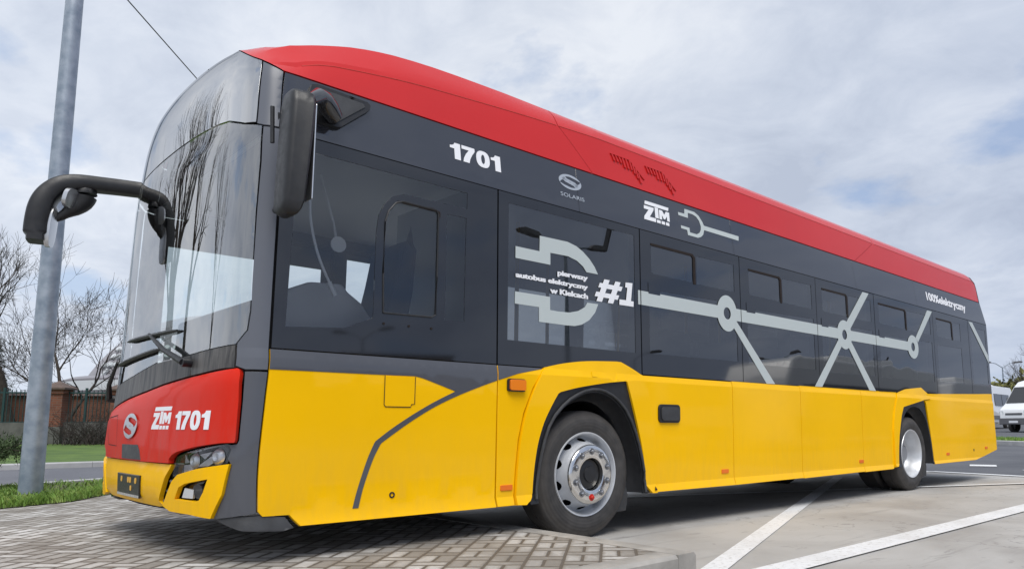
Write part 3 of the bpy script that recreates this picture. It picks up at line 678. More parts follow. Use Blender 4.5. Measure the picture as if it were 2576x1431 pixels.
A_ = [(.36, 1.384), (.714, 1.408), (.90, 1.487), (.905, 2.01), (.918, 2.127), (.957, 2.212), (1.014, 2.268), (1.084, 2.298), (1.562, 2.303), (1.562, 2.415), (.467, 2.415), (.38, 2.41)]
Ccol = [(1.398, 1.524), (1.548, 1.527), (1.556, 2.238), (1.404, 2.235)]
w1 = win(.290, 1.812, T1+.008, T1+.008, (A_, cab, Ccol), 'cab_glass')
# raised frame of the driver's sliding pane
mb = MB(); mb.tube([S(a, b_, .002) for a, b_ in cab+cab[:1]], .006, 6, False); mb.build('slider_frame', 'black_plastic', w1, True)
decal('slider_gap', [[(1.04, 2.245), (1.30, 2.252), (1.350, 2.235), (1.352, 2.20), (1.338, 2.20), (1.325, 2.232), (1.08, 2.236)]], 'seam', w1, .004)
for q_ in (.97, 1.14, 1.3): decal('screw_head', [ring(q_, 1.458, .008, .008, 10)], 'seam', w1, .004)
win(1.824, 3.282, T1+.008, T1+.010, ([(1.905, 1.437), (3.215, 1.437), (3.222, 2.432), (1.913, 2.424)],), 'tinted_glass')
def std(s0, s1, zb0, zb1, sl):
    w = win(s0, s1, zb0, zb1, ([(s0+.10, 1.445), (s1-.07, 1.455), (s1-.07, 2.02), (s0+.10, 1.99)], rrect(sl[0], sl[1], 2.135, 2.378, .03, 3), [(sl[1]+.055, 2.13), (s1-.09, 2.13), (s1-.09, 2.40), (sl[1]+.055, 2.39)]), 'tinted_glass', sl)
    decal('sticker', [rect(s0+.09, s0+.24, 1.955, 2.05)], 'black_gloss', w, .004, holes=())
    return w
std(3.294, 4.728, T1+.012, 1.262, (3.43, 4.00))
std(4.738, 6.196, 1.262, 1.268, (4.89, 5.455))
std(6.206, 7.640, 1.268, 1.270, (6.34, 6.91))
std(7.650, 9.500, 1.262, 1.290, (7.77, 8.56))
win(9.510, 10.90, 1.291, 1.33, ([(9.62, 1.47), (10.56, 1.48), (10.56, 2.02), (9.62, 2.0)], rrect(9.64, 10.20, 2.135, 2.378, .03, 3), [(10.28, 2.13), (10.56, 2.13), (10.56, 2.40), (10.28, 2.39)]), 'tinted_glass', (9.64, 10.20))
win(10.91, 11.765, 1.332, 1.362, ([(11.0, 1.50), (11.66, 1.52), (11.68, 2.40), (11.0, 2.40)],), 'tinted_glass')
# cantrail band above the windows
CT = [(.262, 2.505), (2.43, 2.505), (2.434, 2.505)]
for a, b_ in ((.255, 2.60), (2.604, 4.66), (4.664, 7.2), (7.204, 9.0), (9.004, 11.77)):
    e = 11.68 if b_ > 11 else b_
    panel('cantrail_panel', [(a, 2.503), (b_, 2.503), (e, 2.868), (max(a, .262), 2.868)], BAND, B, 0, .012, bev=.0015)
arch_line = arch_line
# nose ------------------------------------------------------------
def both(fn):
    fn(lambda pl: pl); fn(lambda pl: mir(pl))
def corner(t):
    panel('corner_panel', t([(.274, .388), (.274, 1.128), (.163, 1.128), (.172, .975), (.178, .767), (.170, .746), (.126, .741), (.142, .718), (.128, .672), (.152, .637), (.120, .489), (.052, .365), (.07, .362)]), GREY, B, .002, .02)
    panel('corner_panel', t([(.274, 1.140), (.274, 2.500), (.170, 2.505), (.178, 2.3), (.172, 2.0), (.172, 1.6), (.176, 1.46), (.166, 1.352), (.110, 1.282), (.106, 1.160), (.163, 1.140)]), POST, B, .002, .02)
    panel('corner_panel', t([(.252, 2.512), (.252, 2.868), (.195, 2.895), (.13, 2.930), (.13, 2.525), (.17, 2.515)]), POST, B, .002, .02)
    panel('skirt', t([(.05, .355), (.10, .335), (.19, .300), (.40, .285), (.462, .298), (.425, .358), (.30, .372), (.12, .372)]), 'worn_black_plastic', B, -.006, .03, bev=.006)
both(corner)
WSB = [(.100, 1.272), (-.09, 1.255), (-.39, 1.230), (-.84, 1.220), (-1.39, 1.161), (-2.09, 1.107), (-2.30, 1.100)]
RT = [(.100, 1.150), (.022, 1.149), (-.19, 1.128), (-.656, 1.090), (-.972, 1.059), (-1.38, 1.027), (-1.765, .989), (-2.005, .965), (-2.30, .940)]
win_f = panel('windscreen', [(.100, 1.278), (.160, 1.352), (.170, 1.46), (.166, 2.0), (.170, 2.3), (.162, 2.508), (.045, 2.526), (-.10, 2.568), (-.22, 2.573), (-2.0, 2.573), (-2.09, 2.568), (-2.23, 2.526), (-2.355, 2.508), (-2.36, 1.2), (-2.30, 1.106)]+[(a, b_+.006) for a, b_ in WSB[::-1][1:-1]], 'windscreen_glass', B, .004, 0, bev=0, step=.12)
q = panel('visor_panel', [(.122, 2.534), (.122, 2.935), (.05, 2.972), (-.03, 3.02), (-.12, 3.075), (-.22, 3.12), (-1.97, 3.12), (-2.07, 3.075), (-2.16, 3.02), (-2.31, 2.935), (-2.31, 2.534), (-2.23, 2.538), (-2.09, 2.58), (-1.97, 2.585), (-.22, 2.585), (-.10, 2.58), (.045, 2.538)], 'visor_gloss', B, .003, .02, bev=.002, step=.1)
panel('windscreen_cover', WSB+RT[::-1], 'cover_plastic', B, .006, .02, bev=.004, step=.1)
red = [(.114, 1.147), (.132, 1.14), (.147, 1.118), (.161, .975), (.169, .767), (.165, .754), (.09, .752), (-.091, .732), (-.284, .701), (-.338, .684), (-.371, .661), (-.373, .638), (-.794, .637), (-1.815, .640), (-1.817, .661), (-1.85, .684), (-2.097, .732), (-2.30, .756), (-2.35, .775), (-2.33, .92), (-2.28, .942), (-2.005, .953), (-1.765, .977), (-1.38, 1.015), (-.972, 1.047), (-.656, 1.078), (-.19, 1.116), (.022, 1.137)]
def redsurf(s, z, off):
    top = interp([q[0] for q in RT[::-1]], [q[1] for q in RT[::-1]], s)-.012
    d = top-z; return S(s, z, off+(-.020*(1-d/.035) if d < .035 else 0))
fp = panel('front_panel', red, REDF, B, .026, .03, bev=.010, step=.05, surf=redsurf)
fo = .027
panel('grille', [(-1.263, .731), (-.910, .731), (-.859, .696), (-.820, .645), (-1.228, .645)], 'worn_black_plastic', fp, fo+.003, .006, bev=.002)
decal('emblem', emblem(-1.11, .843, .152, .077), 'silver', fp, fo+.008)
ztm('lettering', (-.690, -.410, .824, .952), 'white_decal', fp); fp.children[-1].location.x = -.024
digits_on('fleet_number', (-.345, .004, .821, .921), 'white_decal', fp, fo+.002)
def seam_f(pts, off): 
    o = seamline('seam', pts, fp, .005, off); return o
seam_f([(-1.532, .914), (-1.903, .898), (-1.84, .80), (-1.707, .722), (-1.42, .717), (-1.532, .914)], fo+.001)
def bsurf(s, z, off): return S(s, z, off+.010*max(0, min(1, (.615-z)/.05))-.03*max(0, (.435-z)/.05))
bmp = panel('bumper', [(-.359, .631), (-.42, .55), (-.50, .428), (-.475, .400), (-.555, .390), (-1.094, .392), (-1.633, .390), (-1.713, .400), (-1.688, .428), (-1.768, .55), (-1.829, .631), (-1.094, .633)], YELF, B, .014, .024, bev=.008, step=.06, surf=bsurf)
pl = panel('number_plate', rect(-1.285, -.795, .424, .556), 'plate_black', bmp, .034, .012, bev=.003)
for q_ in [rrect(-1.19+i*.155+(j*.045 if i == 1 else 0), -1.155+i*.155+(j*.045 if i == 1 else 0), .507, .540, .008, 2) for i in range(3) for j in range(2 if i == 1 else 1)]+[rrect(-.975, -.945, .462, .492, .008, 2)]: decal('plate_mark', [q_], 'amber', pl, .036)
decal('plate_strip', [rect(-1.28, -.80, .426, .440)], 'plate_pale', pl, .0355)
def lights(t):
    hd = panel('headlamp', t([(-.345, .670), (-.255, .697), (-.09, .728), (.083, .750), (.126, .742), (.142, .718), (.128, .672), (.10, .636), (.02, .60), (-.32, .36), (-.44, .37), (-.505, .40), (-.40, .55), (-.363, .632)]), 'black_gloss', B, -.02, .02, bev=.002)
    for pl_ in ([(-.255, .688), (-.205, .645), (-.25, .640)], [(-.255, .630), (-.175, .637), (-.155, .60), (-.23, .578), (-.26, .592)], [(-.115, .625), (.02, .692), (.035, .655), (-.02, .63)], [(-.10, .69), (0, .705), (-.05, .665)]):
        panel('reflector', t(pl_), 'lamp_reflector', hd, -.010, .008, bev=.001, smooth=False)
    for (a, b_, r) in ((-.150, .655, .042), (.048, .680, .045)):
        pts = t([(a, b_)]); c = S(pts[0][0], pts[0][1], -.004); mb = MB(); mb.lathe([(.002, .0), (r*.5, -.006), (r*.8, .0), (r, .014)], 24, 'y', (0, 0, 0))
        o = mb.build('reflector', 'lamp_reflector', hd, True); e_ = S(pts[0][0], pts[0][1], .02); d = Vector(e_)-Vector(c)
        o.rotation_euler = (-d).to_track_quat('Y', 'Z').to_euler(); o.location = c
    panel('lens', t([(-.335, .668), (-.255, .690), (-.09, .720), (.08, .742), (.12, .736), (.132, .716), (.118, .674), (.075, .640), (-.07, .612), (-.26, .580), (-.355, .56)]), 'clear_lens', hd, .006, 0, bev=0, step=.05)
    bz = panel('lamp_bezel', t([(.150, .645), (.118, .489), (.046, .364), (-.128, .378), (-.347, .382), (-.441, .405), (-.328, .541), (-.261, .580), (-.071, .616)]), YELF, B, .022, .024,
               [t([(.025, .566), (-.006, .498), (-.038, .456), (-.072, .448), (-.287, .450), (-.241, .514), (-.178, .536)])], bev=.010, step=.05)
    pts = t([(-.17, .478)]); c = S(*pts[0], .0); mb = MB(); mb.lathe([(.002, .012), (.03, .010), (.045, -.008), (.052, -.008), (.052, .02)], 24, 'y')
    fg = panel('fog_lamp', t([(-.22, .46), (-.11, .46), (-.10, .505), (-.19, .512)]), 'lamp_reflector', B, .012, .012, bev=.002)
    mb = MB(); mb.tube([S(*t([(-.05, .50)])[0], -.02), S(*t([(-.05, .50)])[0], .018)], .038, 20); mb.build('fog_lens', 'black_gloss', fg, True)
    mb = MB()
    for k in range(3):
        a = -.455+.03*k; mb.tube([S(*q_, .005) for q_ in t([(a+.012*k, .43+.055*k), (a+.075+.012*k, .428+.055*k)])], .010, 6)
    mb.build('bumper_slats', 'worn_black_plastic', hd, True)
both(lights)
panel('bumper_support', [(.10, .60), (.0, .38), (-.4, .37), (-1.1, .36), (-1.8, .37), (-2.2, .38), (-2.3, .60), (-2.0, .74), (-.2, .74)], 'dark', B, -.05, .03, bev=0)
# wipers
def wiper(piv, elbow, tip0, tip1, z_=0):
    mb = MB(); mb.tube([S(*piv, -.005), S(*piv, .055)], .026, 12); mb.tube([S(*piv, .048), S((piv[0]*.6+elbow[0]*.4), piv[1]*.6+elbow[1]*.4, .055), S(*elbow, .03)], [.020, .015, .009], 8)
    w = mb.build('wiper', 'black_plastic', B, True)
    mb = MB(); n = 10; mb.tube([S(tip0[0]+(tip1[0]-tip0[0])*i/n, tip0[1]+(tip1[1]-tip0[1])*i/n, .022) for i in range(n+1)], [.006]+[.013]*(n-1)+[.006], 6)
    mb.tube([S(tip0[0]+(tip1[0]-tip0[0])*i/n, tip0[1]+(tip1[1]-tip0[1])*i/n, .010) for i in range(n+1)], .006, 4)
    mb.build('wiper_blade', 'black_plastic', w, True)
wiper((-.30, 1.193), (-.955, 1.405), (-1.54, 1.405), (-.48, 1.390))
wiper((-2.19, 1.04), (-1.86, 1.29), (-1.86, 1.262), (-.74, 1.300))
# mirrors
def smoothpath(pts, n=8):
    pts = [Vector(p_) for p_ in pts]; o = []
    for i in range(len(pts)-1):
        p0, p1, p2, p3 = pts[max(0, i-1)], pts[i], pts[i+1], pts[min(len(pts)-1, i+2)]
        for k in range(n):
            t = k/n; o.append(.5*((2*p1)+(p2-p0)*t+(2*p0-5*p1+4*p2-p3)*t*t+(3*p1-p0-3*p2+p3)*t**3))
    return o+[pts[-1]]
def ribbon(path, w, d, name, m, parent, side=Vector((0, 1, 0))):
    """rounded rectangular section swept along a path: w across the path, d along side"""
    vs, n = [], 12
    sec = []
    for k in range(n):
        t = 2*math.pi*k/n; c, s_ = math.cos(t), math.sin(t); sec.append((math.copysign(abs(c)**.35, c), math.copysign(abs(s_)**.35, s_)))
    for i, q in enumerate(path):
        t = (path[min(i+1, len(path)-1)]-path[max(0, i-1)]).normalized(); a = t.cross(side).normalized(); b_ = a.cross(t).normalized()
        f = i/(len(path)-1); ww = w(f) if callable(w) else w; dd = d(f) if callable(d) else d
        for u, v_ in sec: vs.append(q+a*u*ww/2+b_*v_*dd/2)
    mb = MB(); mb.add(vs, [(i*n+k, (i+1)*n+k, (i+1)*n+(k+1) % n, i*n+(k+1) % n) for i in range(len(path)-1) for k in range(n)]+[tuple(range(n))[::-1], tuple(range((len(path)-1)*n, len(path)*n))])
    return mb.build(name, m, parent, True, 50)
mp = smoothpath([(.24, 2.42, 2.665), (.18, 2.45, 2.665), (.0, 2.48, 2.658), (-.19, 2.50, 2.640), (-.29, 2.52, 2.606), (-.358, 2.54, 2.535), (-.396, 2.55, 2.44), (-.41, 2.56, 2.30), (-.41, 2.56, 2.17)])
ma = ribbon(mp, lambda f: .108+.042*min(1, max(0, (f-.3)*2)) if f < .95 else .11, lambda f: .11+.09*min(1, f*1.2), 'mirror', 'black_plastic', B, Vector((.25, 1, 0)))
def mir_glass(name, c, rx, rz, parent, m, ax):
    mb = MB(); n = 28; c = Vector(c); ax = Vector(ax).normalized(); a = ax.cross(Vector((0, 0, 1))).normalized(); b_ = a.cross(ax)
    vs = [c+ax*.012]
    for k in range(n):
        t = 2*math.pi*k/n; x, y = math.cos(t), math.sin(t); vs.append(c+a*rx*math.copysign(abs(x)**.7, x)+b_*rz*math.copysign(abs(y)**.7, y))
    vs += [v_-ax*.03 for v_ in vs[1:]]
    mb.add(vs, [(0, 1+k, 1+(k+1) % n) for k in range(n)]+[(1+k, 1+n+k, 1+n+(k+1) % n, 1+(k+1) % n) for k in range(n)]); return mb.build(name, m, parent, True)
mb = MB(); mb.tube(smoothpath([(-.20, 2.50, 2.63), (-.16, 2.50, 2.58), (-.17, 2.50, 2.50), (-.24, 2.51, 2.42), (-.33, 2.53, 2.33)], 4), [.05, .06, .07, .075, .08, .08, .078, .075, .07, .065, .06, .055, .045, .035, .03, .02, .015], 14); mb.build('mirror_housing', 'black_plastic', ma, True)
mir_glass('mirror_glass', (-.235, 2.44, 2.50), .068, .072, ma, 'silver', (.70, -.68, -.20))
mir_glass('mirror_glass', (-.325, 2.50, 2.28), .055, .15, ma, 'silver', (.85, -.50, -.05))
# driver's side mirror: tall housing standing off the corner
mo = empty('mirror', (0, 0, 0), None, None); mo.parent = B
def housing(cx, cy, sc):
    mb = MB(); secs = []
    for z, x0, x1, dy in ((1.925, .235, .285, .04), (1.935, .215, .305, .08), (1.96, .20, .32, .105), (2.00, .197, .33, .118), (2.2, .20, .34, .122), (2.40, .205, .35, .122), (2.53, .21, .355, .118), (2.585, .215, .345, .105), (2.605, .225, .325, .08), (2.612, .25, .30, .04)):
        ring_ = []
        for k in range(20):
            t = 2*math.pi*k/20; c, s_ = math.cos(t), math.sin(t); u = math.copysign(abs(c)**.55, c); w = math.copysign(abs(s_)**.55, s_)
            if u < 0: w *= .78
            ring_.append((cx+(x0+x1)/2+u*(x1-x0)/2*.93-(.03*max(0, (2.5-z))*max(0, u)), cy+w*dy, z))
        secs.append(ring_)
    vs = [v_ for r_ in secs for v_ in r_]; n = 20
    mb.add(vs, [(i*n+k, i*n+(k+1) % n, (i+1)*n+(k+1) % n, (i+1)*n+k) for i in range(len(secs)-1) for k in range(n)]+[tuple(range(n))[::-1], tuple(range((len(secs)-1)*n, len(secs)*n))])
    return mb.build('mirror_housing', 'black_plastic', mo, True, 50)
housing(.008, -.25, 1)
mb = MB(); mb.box(.345, .353, -.345, -.165, 2.02, 2.54); bevel(mb.build('mirror_glass', 'silver', mo), .01)
mb = MB(); mb.tube([(.612, .03, 2.650), (.590, -.01, 2.650), (.545, -.04, 2.675), (.495, -.07, 2.70), (.45, -.12, 2.69), (.38, -.18, 2.62)], [.030, .052, .060, .058, .045, .035], 18); mb.build('mirror_arm', 'black_gloss', mo, True)
mb = MB(); mb.tube([(.30, .00, 2.02), (.28, -.08, 2.00), (.27, -.16, 2.02)], .022, 10); mb.build('mirror_arm', 'black_plastic', mo, True); mb = MB(); mb.tube([(.215, -.12, 2.35), (.205, -.12, 2.55)], .012, 8); mb.build('mirror_arm', 'black_plastic', mo, True)
pb = panel('mirror_bracket', [(.40, 2.735), (.426, 2.828), (.463, 2.840), (.825, 2.829), (.845, 2.812), (.838, 2.779), (.63, 2.606), (.600, 2.598), (.485, 2.602), (.42, 2.64)], 'black_plastic', B, .030, .028, bev=.008, step=.06)
panel('bracket_plate', [(.45, 2.73), (.475, 2.815), (.79, 2.805), (.80, 2.785), (.61, 2.635), (.50, 2.638)], 'worn_black_plastic', pb, .036, .01, bev=.004, step=.06)
# wheels ----------------------------------------------------------
def wheel(cx, cy, front=True, sgn=1, name='wheel'):
    w = empty(name, (cx, cy, .479), None, None); w.parent = B
    if sgn < 0: w.rotation_euler.z = math.pi
    mb = MB(); T_ = .275
    prof = [(.300, .022), (.312, .008), (.335, -.004), (.37, -.014), (.40, -.014), (.425, -.006), (.445, .008), (.462, .020), (.474, .030), (.479, .048), (.4795, .09)]
    prof += [(.4795, T_/2-.02), (.470, T_/2-.018), (.470, T_/2-.010), (.4795, T_/2-.008), (.4795, T_-.09), (.474, T_-.03), (.44, T_), (.37, T_+.01), (.30, T_-.02)]
    mb.lathe(prof, 96); mb.build('tyre', 'tyre', w, True, 40)
    rim = MB()
    if front:
        rim.lathe([(.300, .03), (.314, .012), (.318, .004), (.314, -.004), (.306, -.002), (.300, .010), (.290, .030), (.285, .075), (.278, .095)], 80)
        # disc cone with hand holes
        prof2 = [(.278, .095), (.268, .085), (.245, .030), (.232, -.012), (.222, -.036), (.200, -.044)]
    else:
        rim.lathe([(.300, .03), (.314, .012), (.318, .004), (.314, -.004), (.306, -.002), (.298, .010), (.286, .030), (.276, .09), (.262, .12), (.258, .165), (.235, .190)], 80)
        prof2 = [(.235, .190), (.215, .180), (.18, .165), (.155, .155), (.12, .155)]
    r_ = rim.build('rim', 'wheel_silver', w, True, 40)
    n = 280; hm = MB(); vs = []; fs = []
    sub = []
    for (a, b_), (c, d) in zip(prof2, prof2[1:]):
        for t in range(10): sub.append((a+(c-a)*t/10, b_+(d-b_)*t/10))
    sub.append(prof2[-1])
    for i, (r, h) in enumerate(sub):
        for k in range(n): t = 2*math.pi*k/n; vs.append((r*math.cos(t), h, r*math.sin(t)))
    rc = .256 if front else .208; rr_ = .014 if front else .024
    for i in range(len(sub)-1):
        for k in range(n):
            t = 2*math.pi*(k+.5)/n; r = (sub[i][0]+sub[i+1][0])/2; nn_ = 10; ph = (t-math.pi/nn_) % (2*math.pi/nn_); ph = min(ph, 2*math.pi/nn_-ph)
            if (ph*r/.034)**2+((r-rc)/rr_)**2 < 1: continue
            fs.append((i*n+k, (i+1)*n+k, (i+1)*n+(k+1) % n, i*n+(k+1) % n))
    hm.add(vs, fs); hm.build('disc', 'wheel_silver' if front else 'disc_grey', r_, True, 50)
    bk = MB(); bk.lathe([(.29, .14 if front else .23), (.01, .14 if front else .23)], 40); bk.build('brake_drum', 'dark', w)
    hb = MB()
    if front:
        hb.lathe([(.224, -.034), (.221, -.048), (.212, -.056), (.190, -.060), (.130, -.060), (.122, -.056), (.118, -.045), (.118, .02)], 80); hub = hb.build('hub_ring', 'chrome', w, True, 40)
        c2 = MB(); c2.lathe([(.117, .02), (.112, -.020), (.100, -.028), (.06, -.032), (.055, -.045), (.002, -.047)], 40); c2.build('hub_cap', 'black_plastic', w, True)
        rn, yn = .171, -.060
    else:
        hb.lathe([(.155, .155), (.13, .148), (.105, .148), (.10, .12), (.09, .10), (.002, .10)], 48); hub = hb.build('hub_ring', 'disc_grey', w, True, 40); rn, yn = .135, .15
    for k in range(10):
        t = 2*math.pi*(k+.5)/10-math.pi/2+math.pi/10*(1 if front else 0); nb = MB(); c = (rn*math.cos(t), yn, rn*math.sin(t))
        nb.lathe([(.026, .004), (.026, -.002), (.017, -.002)], 18, 'y', c); nb.lathe([(.017, -.001), (.014, -.018), (.009, -.022), (.001, -.022)], 8, 'y', c)
        redn = front and abs(math.cos(t)) < .2 and math.sin(t) < 0
        nb.build('wheel_nut', 'red_cap' if redn else 'steel_nut', hub, True)
    return w
wheel(2.70, .055, True); wheel(8.60, .045, False); wheel(2.70, BW-.055, True, -1); wheel(8.60, BW-.045, False, -1)
for y in (.36, BW-.64):
    mb = MB(); mb.lathe([(.30, 0), (.44, 0), (.4795, .04), (.4795, .235), (.44, .275), (.30, .275)], 64, 'y', (8.6, y, .479)); mb.build('inner_tyre', 'tyre', B, True)
# underbody
mb = MB()
for a, b_, c, d in ((.5, 2.05, .06, 2.49), (2.05, 3.35, .80, 1.75), (3.35, 8.0, .06, 2.49), (8.0, 9.25, .95, 1.60), (9.25, 11.6, .06, 2.49)): mb.box(a, b_, c, d, .33 if b_ < 11.5 else .42, .44)
mb.box(2.5, 2.9, .4, 2.2, .40, .56); mb.box(8.3, 8.9, .5, 2.1, .34, .60)
mb.box(2.05, 3.35, .75, .80, .33, 1.15); mb.box(2.05, 3.35, 1.75, 1.80, .33, 1.15); mb.box(8.0, 9.25, .95, 1.0, .33, 1.15); mb.box(8.0, 9.25, 1.55, 1.60, .33, 1.15)
mb.box(2.05, 3.35, .04, 2.51, 1.155, 1.19); mb.box(8.0, 9.25, .04, 2.51, 1.155, 1.19)
mb.build('underbody', 'dark', B)
# far side, mirrored
def farp(pl): return mir(pl)
panel('side_panel', farp([(.284, .30), (2.13, .30), (2.15, .75), (2.4, 1.0), (2.7, 1.09), (3.0, 1.0), (3.22, .75), (3.25, .30), (8.05, .31), (8.1, .75), (8.3, 1.0), (8.6, 1.09), (8.9, 1.0), (9.1, .75), (9.17, .32), (10.8, .33), (11.80, .462), (11.75, T1+.06), (.284, T1)]), YEL, B, 0, .02)
fw = [(.30, 1.60, 1.95), (1.78, 3.15, 1.45), (3.35, 4.65, 1.45), (4.85, 6.1, 1.45), (6.3, 7.5, 1.45), (7.7, 9.4, 1.45), (9.6, 11.5, 1.5)]
hl = [farp(rect(.38, 1.66, 1.30, 2.27))]+[farp(rect(a+.1, b_, z_, 2.40)) for a, b_, z_ in fw[1:]]
fwin = panel('window', farp([(.284, T1+.008), (11.75, T1+.07), (11.765, WZ), (.284, WZ)]), 'black_gloss', B, 0, .012, hl)
for h in hl: panel('pane', h, 'far_glass', fwin, -.004, 0, bev=0)
panel('cantrail_panel', farp([(.255, 2.503), (11.77, 2.503), (11.68, 2.868), (.262, 2.868)]), BAND, B, 0, .012)
# roof cowl -------------------------------------------------------
INS = [.095, .100, .108, .122, .1395, .1400, .150, .19, .225, .26, .30, .34, .42, .5, .65, .85, 1.05, 1.275]
ZF = [2.878, 2.92, 2.98, 3.10, 3.2115, 3.2120, 3.232, 3.295, 3.328, 3.355, 3.376, 3.392, 3.409, 3.420, 3.430, 3.436, 3.440, 3.441]
VT = [(.252, 2.876), (.195, 2.904), (.13, 2.940), (.05, 2.980), (-.03, 3.028), (-.12, 3.083), (-.22, 3.128), (SC, 3.128)]
def q_edge(ins):
    best = None
    for (a, za), (b_, zb) in zip(VT, VT[1:]):
        for t in range(41):
            s_ = a+(b_-a)*t/40; P_ = S(s_, za+(zb-za)*t/40, .004); d = abs(P_[1]-ins)
            if best is None or d < best[0]: best = (d, P_)
    return best[1]
def cowl_pt(j, x):
    hc = smooth([.25, .36, .48, .6, .77, 1.19, 1.52, 2.2, 2.88], [.0, .10, .29, .42, .51, .68, .76, .90, 1.0], x)
    ht = smooth([.25, .42, .6, .87, 1.15, 1.5, 2.0], [.40, .515, .66, .83, .925, .975, 1.0], x)
    k = hc if j <= 5 else (ht if j >= 9 else hc+(ht-hc)*(j-5)/4)
    return (x, INS[j], 2.878+(ZF[j]-2.878)*k)
Q = [q_edge(i) for i in INS]
def slant(kind, j):
    if kind is None: return 0
    z = ZF[j]; f = min(1, (z-2.878)/.34)
    return -.34*f if kind == 1 else .62*f
def cowl(name, x0, x1, k0, k1):
    xs = [x0+(x1-x0)*i/40 for i in range(41)] if x0 > 1 else None
    nj = len(INS); st = []
    if xs is None:
        st.append([Q[j] for j in range(nj)])
        base = [.42, .46, .5, .55, .6, .66, .72, .8, .9, 1.0, 1.1, 1.25, 1.4, 1.6, 1.8, 2.0, 2.2, 2.4, 2.6, x1]
        first = [cowl_pt(j, .42) for j in range(nj)]
        for t in (.25, .5, .75):
            st.append([tuple(Q[j][i]*(1-t)+first[j][i]*t+(.020*math.sin(math.pi*t)**2*min(1, max(0, (j-5)/6)) if i == 2 else 0) for i in range(3)) for j in range(nj)])
    else: base = xs
    for x in base:
        row = []
        for j in range(nj):
            f = (x-base[0])/(base[-1]-base[0]); xx = x+slant(k1, j)*max(0, (f-.5)*2)+slant(k0, j)*max(0, (.5-f)*2); row.append(cowl_pt(j, xx))
        if x1 > 11 and x > 11.50:
            row = [(a, b_, c-(c-2.878)*.12*((x-11.50)/.14)**2) for a, b_, c in row]
        st.append(row)
    st = [list(r_)+[(a, BW-b_, c) for a, b_, c in r_[:-1][::-1]] for r_ in st]; w = len(st[0]); vs = [v_ for r_ in st for v_ in r_]
    fs = [(i*w+j, (i+1)*w+j, (i+1)*w+j+1, i*w+j+1) for i in range(len(st)-1) for j in range(w-1)]
    k = len(vs)
    # returned edges: base lip and the end faces
    for i, r_ in enumerate(st):
        vs += [(r_[0][0], r_[0][1]+.03, r_[0][2]-.004), (r_[-1][0], r_[-1][1]-.03, r_[-1][2]-.004)]
    for i in range(len(st)-1):
        fs += [(i*w, k+2*i, k+2*i+2, (i+1)*w), ((i+1)*w+w-1, k+2*i+3, k+2*i+1, i*w+w-1)]
    o = mk(name, vs, fs, RED, B, True, 14)
    bm = bmesh.new(); bm.from_mesh(o.data)
    bm.verts.ensure_lookup_table()
    for s_ in ((0, len(st)-1) if xs else (len(st)-1,)):
        bm.verts.ensure_lookup_table(); r0_ = [bm.verts[s_*w+j] for j in range(w)]; dx = -.04 if s_ else .04
        inn = [bm.verts.new((v_.co.x+dx*0, v_.co.y+(1.275-v_.co.y)*.02, v_.co.z-.03)) for v_ in r0_]
        for j in range(w-1): bm.faces.new((r0_[j], r0_[j+1], inn[j+1], inn[j]))
        if x1 > 11 and s_: bm.faces.new([v_ for v_ in inn])
    bmesh.ops.recalc_face_normals(bm, faces=bm.faces); bm.to_mesh(o.data); bm.free(); o.data.set_sharp_from_angle(angle=R(14))
    return o
c1 = cowl('roof_cowl', .3, 2.79, None, 1); c2 = cowl('roof_cowl', 2.798, 7.296, 1, 2); c3 = cowl('roof_cowl', 7.304, 11.64, 2, None)
# crease line of the cowl
for c_, a, b_ in ((c1, .45, 2.44), (c2, 2.46, 7.88), (c3, 7.95, 11.6)):
    mb = MB(); n = int((b_-a)/.12)+4; mb.tube([(lambda P_: (P_[0], P_[1]-.0005, P_[2]))(cowl_pt(5, a+(b_-a)*i/n)) for i in range(n+1)], .0035, 5); mb.build('seam', 'red_cap', c_, True)
mb = MB(); mb.box(.6, 11.5, .12, BW-.12, 2.80, 2.86); mb.build('roof_base', 'dark', B)
# louvres in the cowl
def cowl_surf(s, z, off):
    j = 0; zz = min(max(z, 2.878), 3.43)
    ins = interp(ZF, INS, zz); return (s, ins-off, zz)
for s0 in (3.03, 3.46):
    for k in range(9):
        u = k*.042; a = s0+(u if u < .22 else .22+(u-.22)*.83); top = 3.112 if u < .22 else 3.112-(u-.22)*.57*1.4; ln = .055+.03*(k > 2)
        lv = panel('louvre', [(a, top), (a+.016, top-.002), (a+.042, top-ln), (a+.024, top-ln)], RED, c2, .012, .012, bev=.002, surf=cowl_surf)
        panel('louvre_shade', [(a+.018, top-.003), (a+.028, top-.004), (a+.055, top-ln-.003), (a+.044, top-ln)], 'louvre_shade_red', lv, .0012, 0, bev=0, surf=cowl_surf)  # flat strip beside each slat, its recess shadow painted in dark red
    panel('louvre_rim', [(s0-.01, 3.118), (s0+.225, 3.118), (s0+.395, 2.985), (s0+.40, 2.975), (s0+.38, 2.985), (s0+.218, 3.113), (s0-.01, 3.113)], RED, c2, .010, .01, bev=.002, surf=cowl_surf)
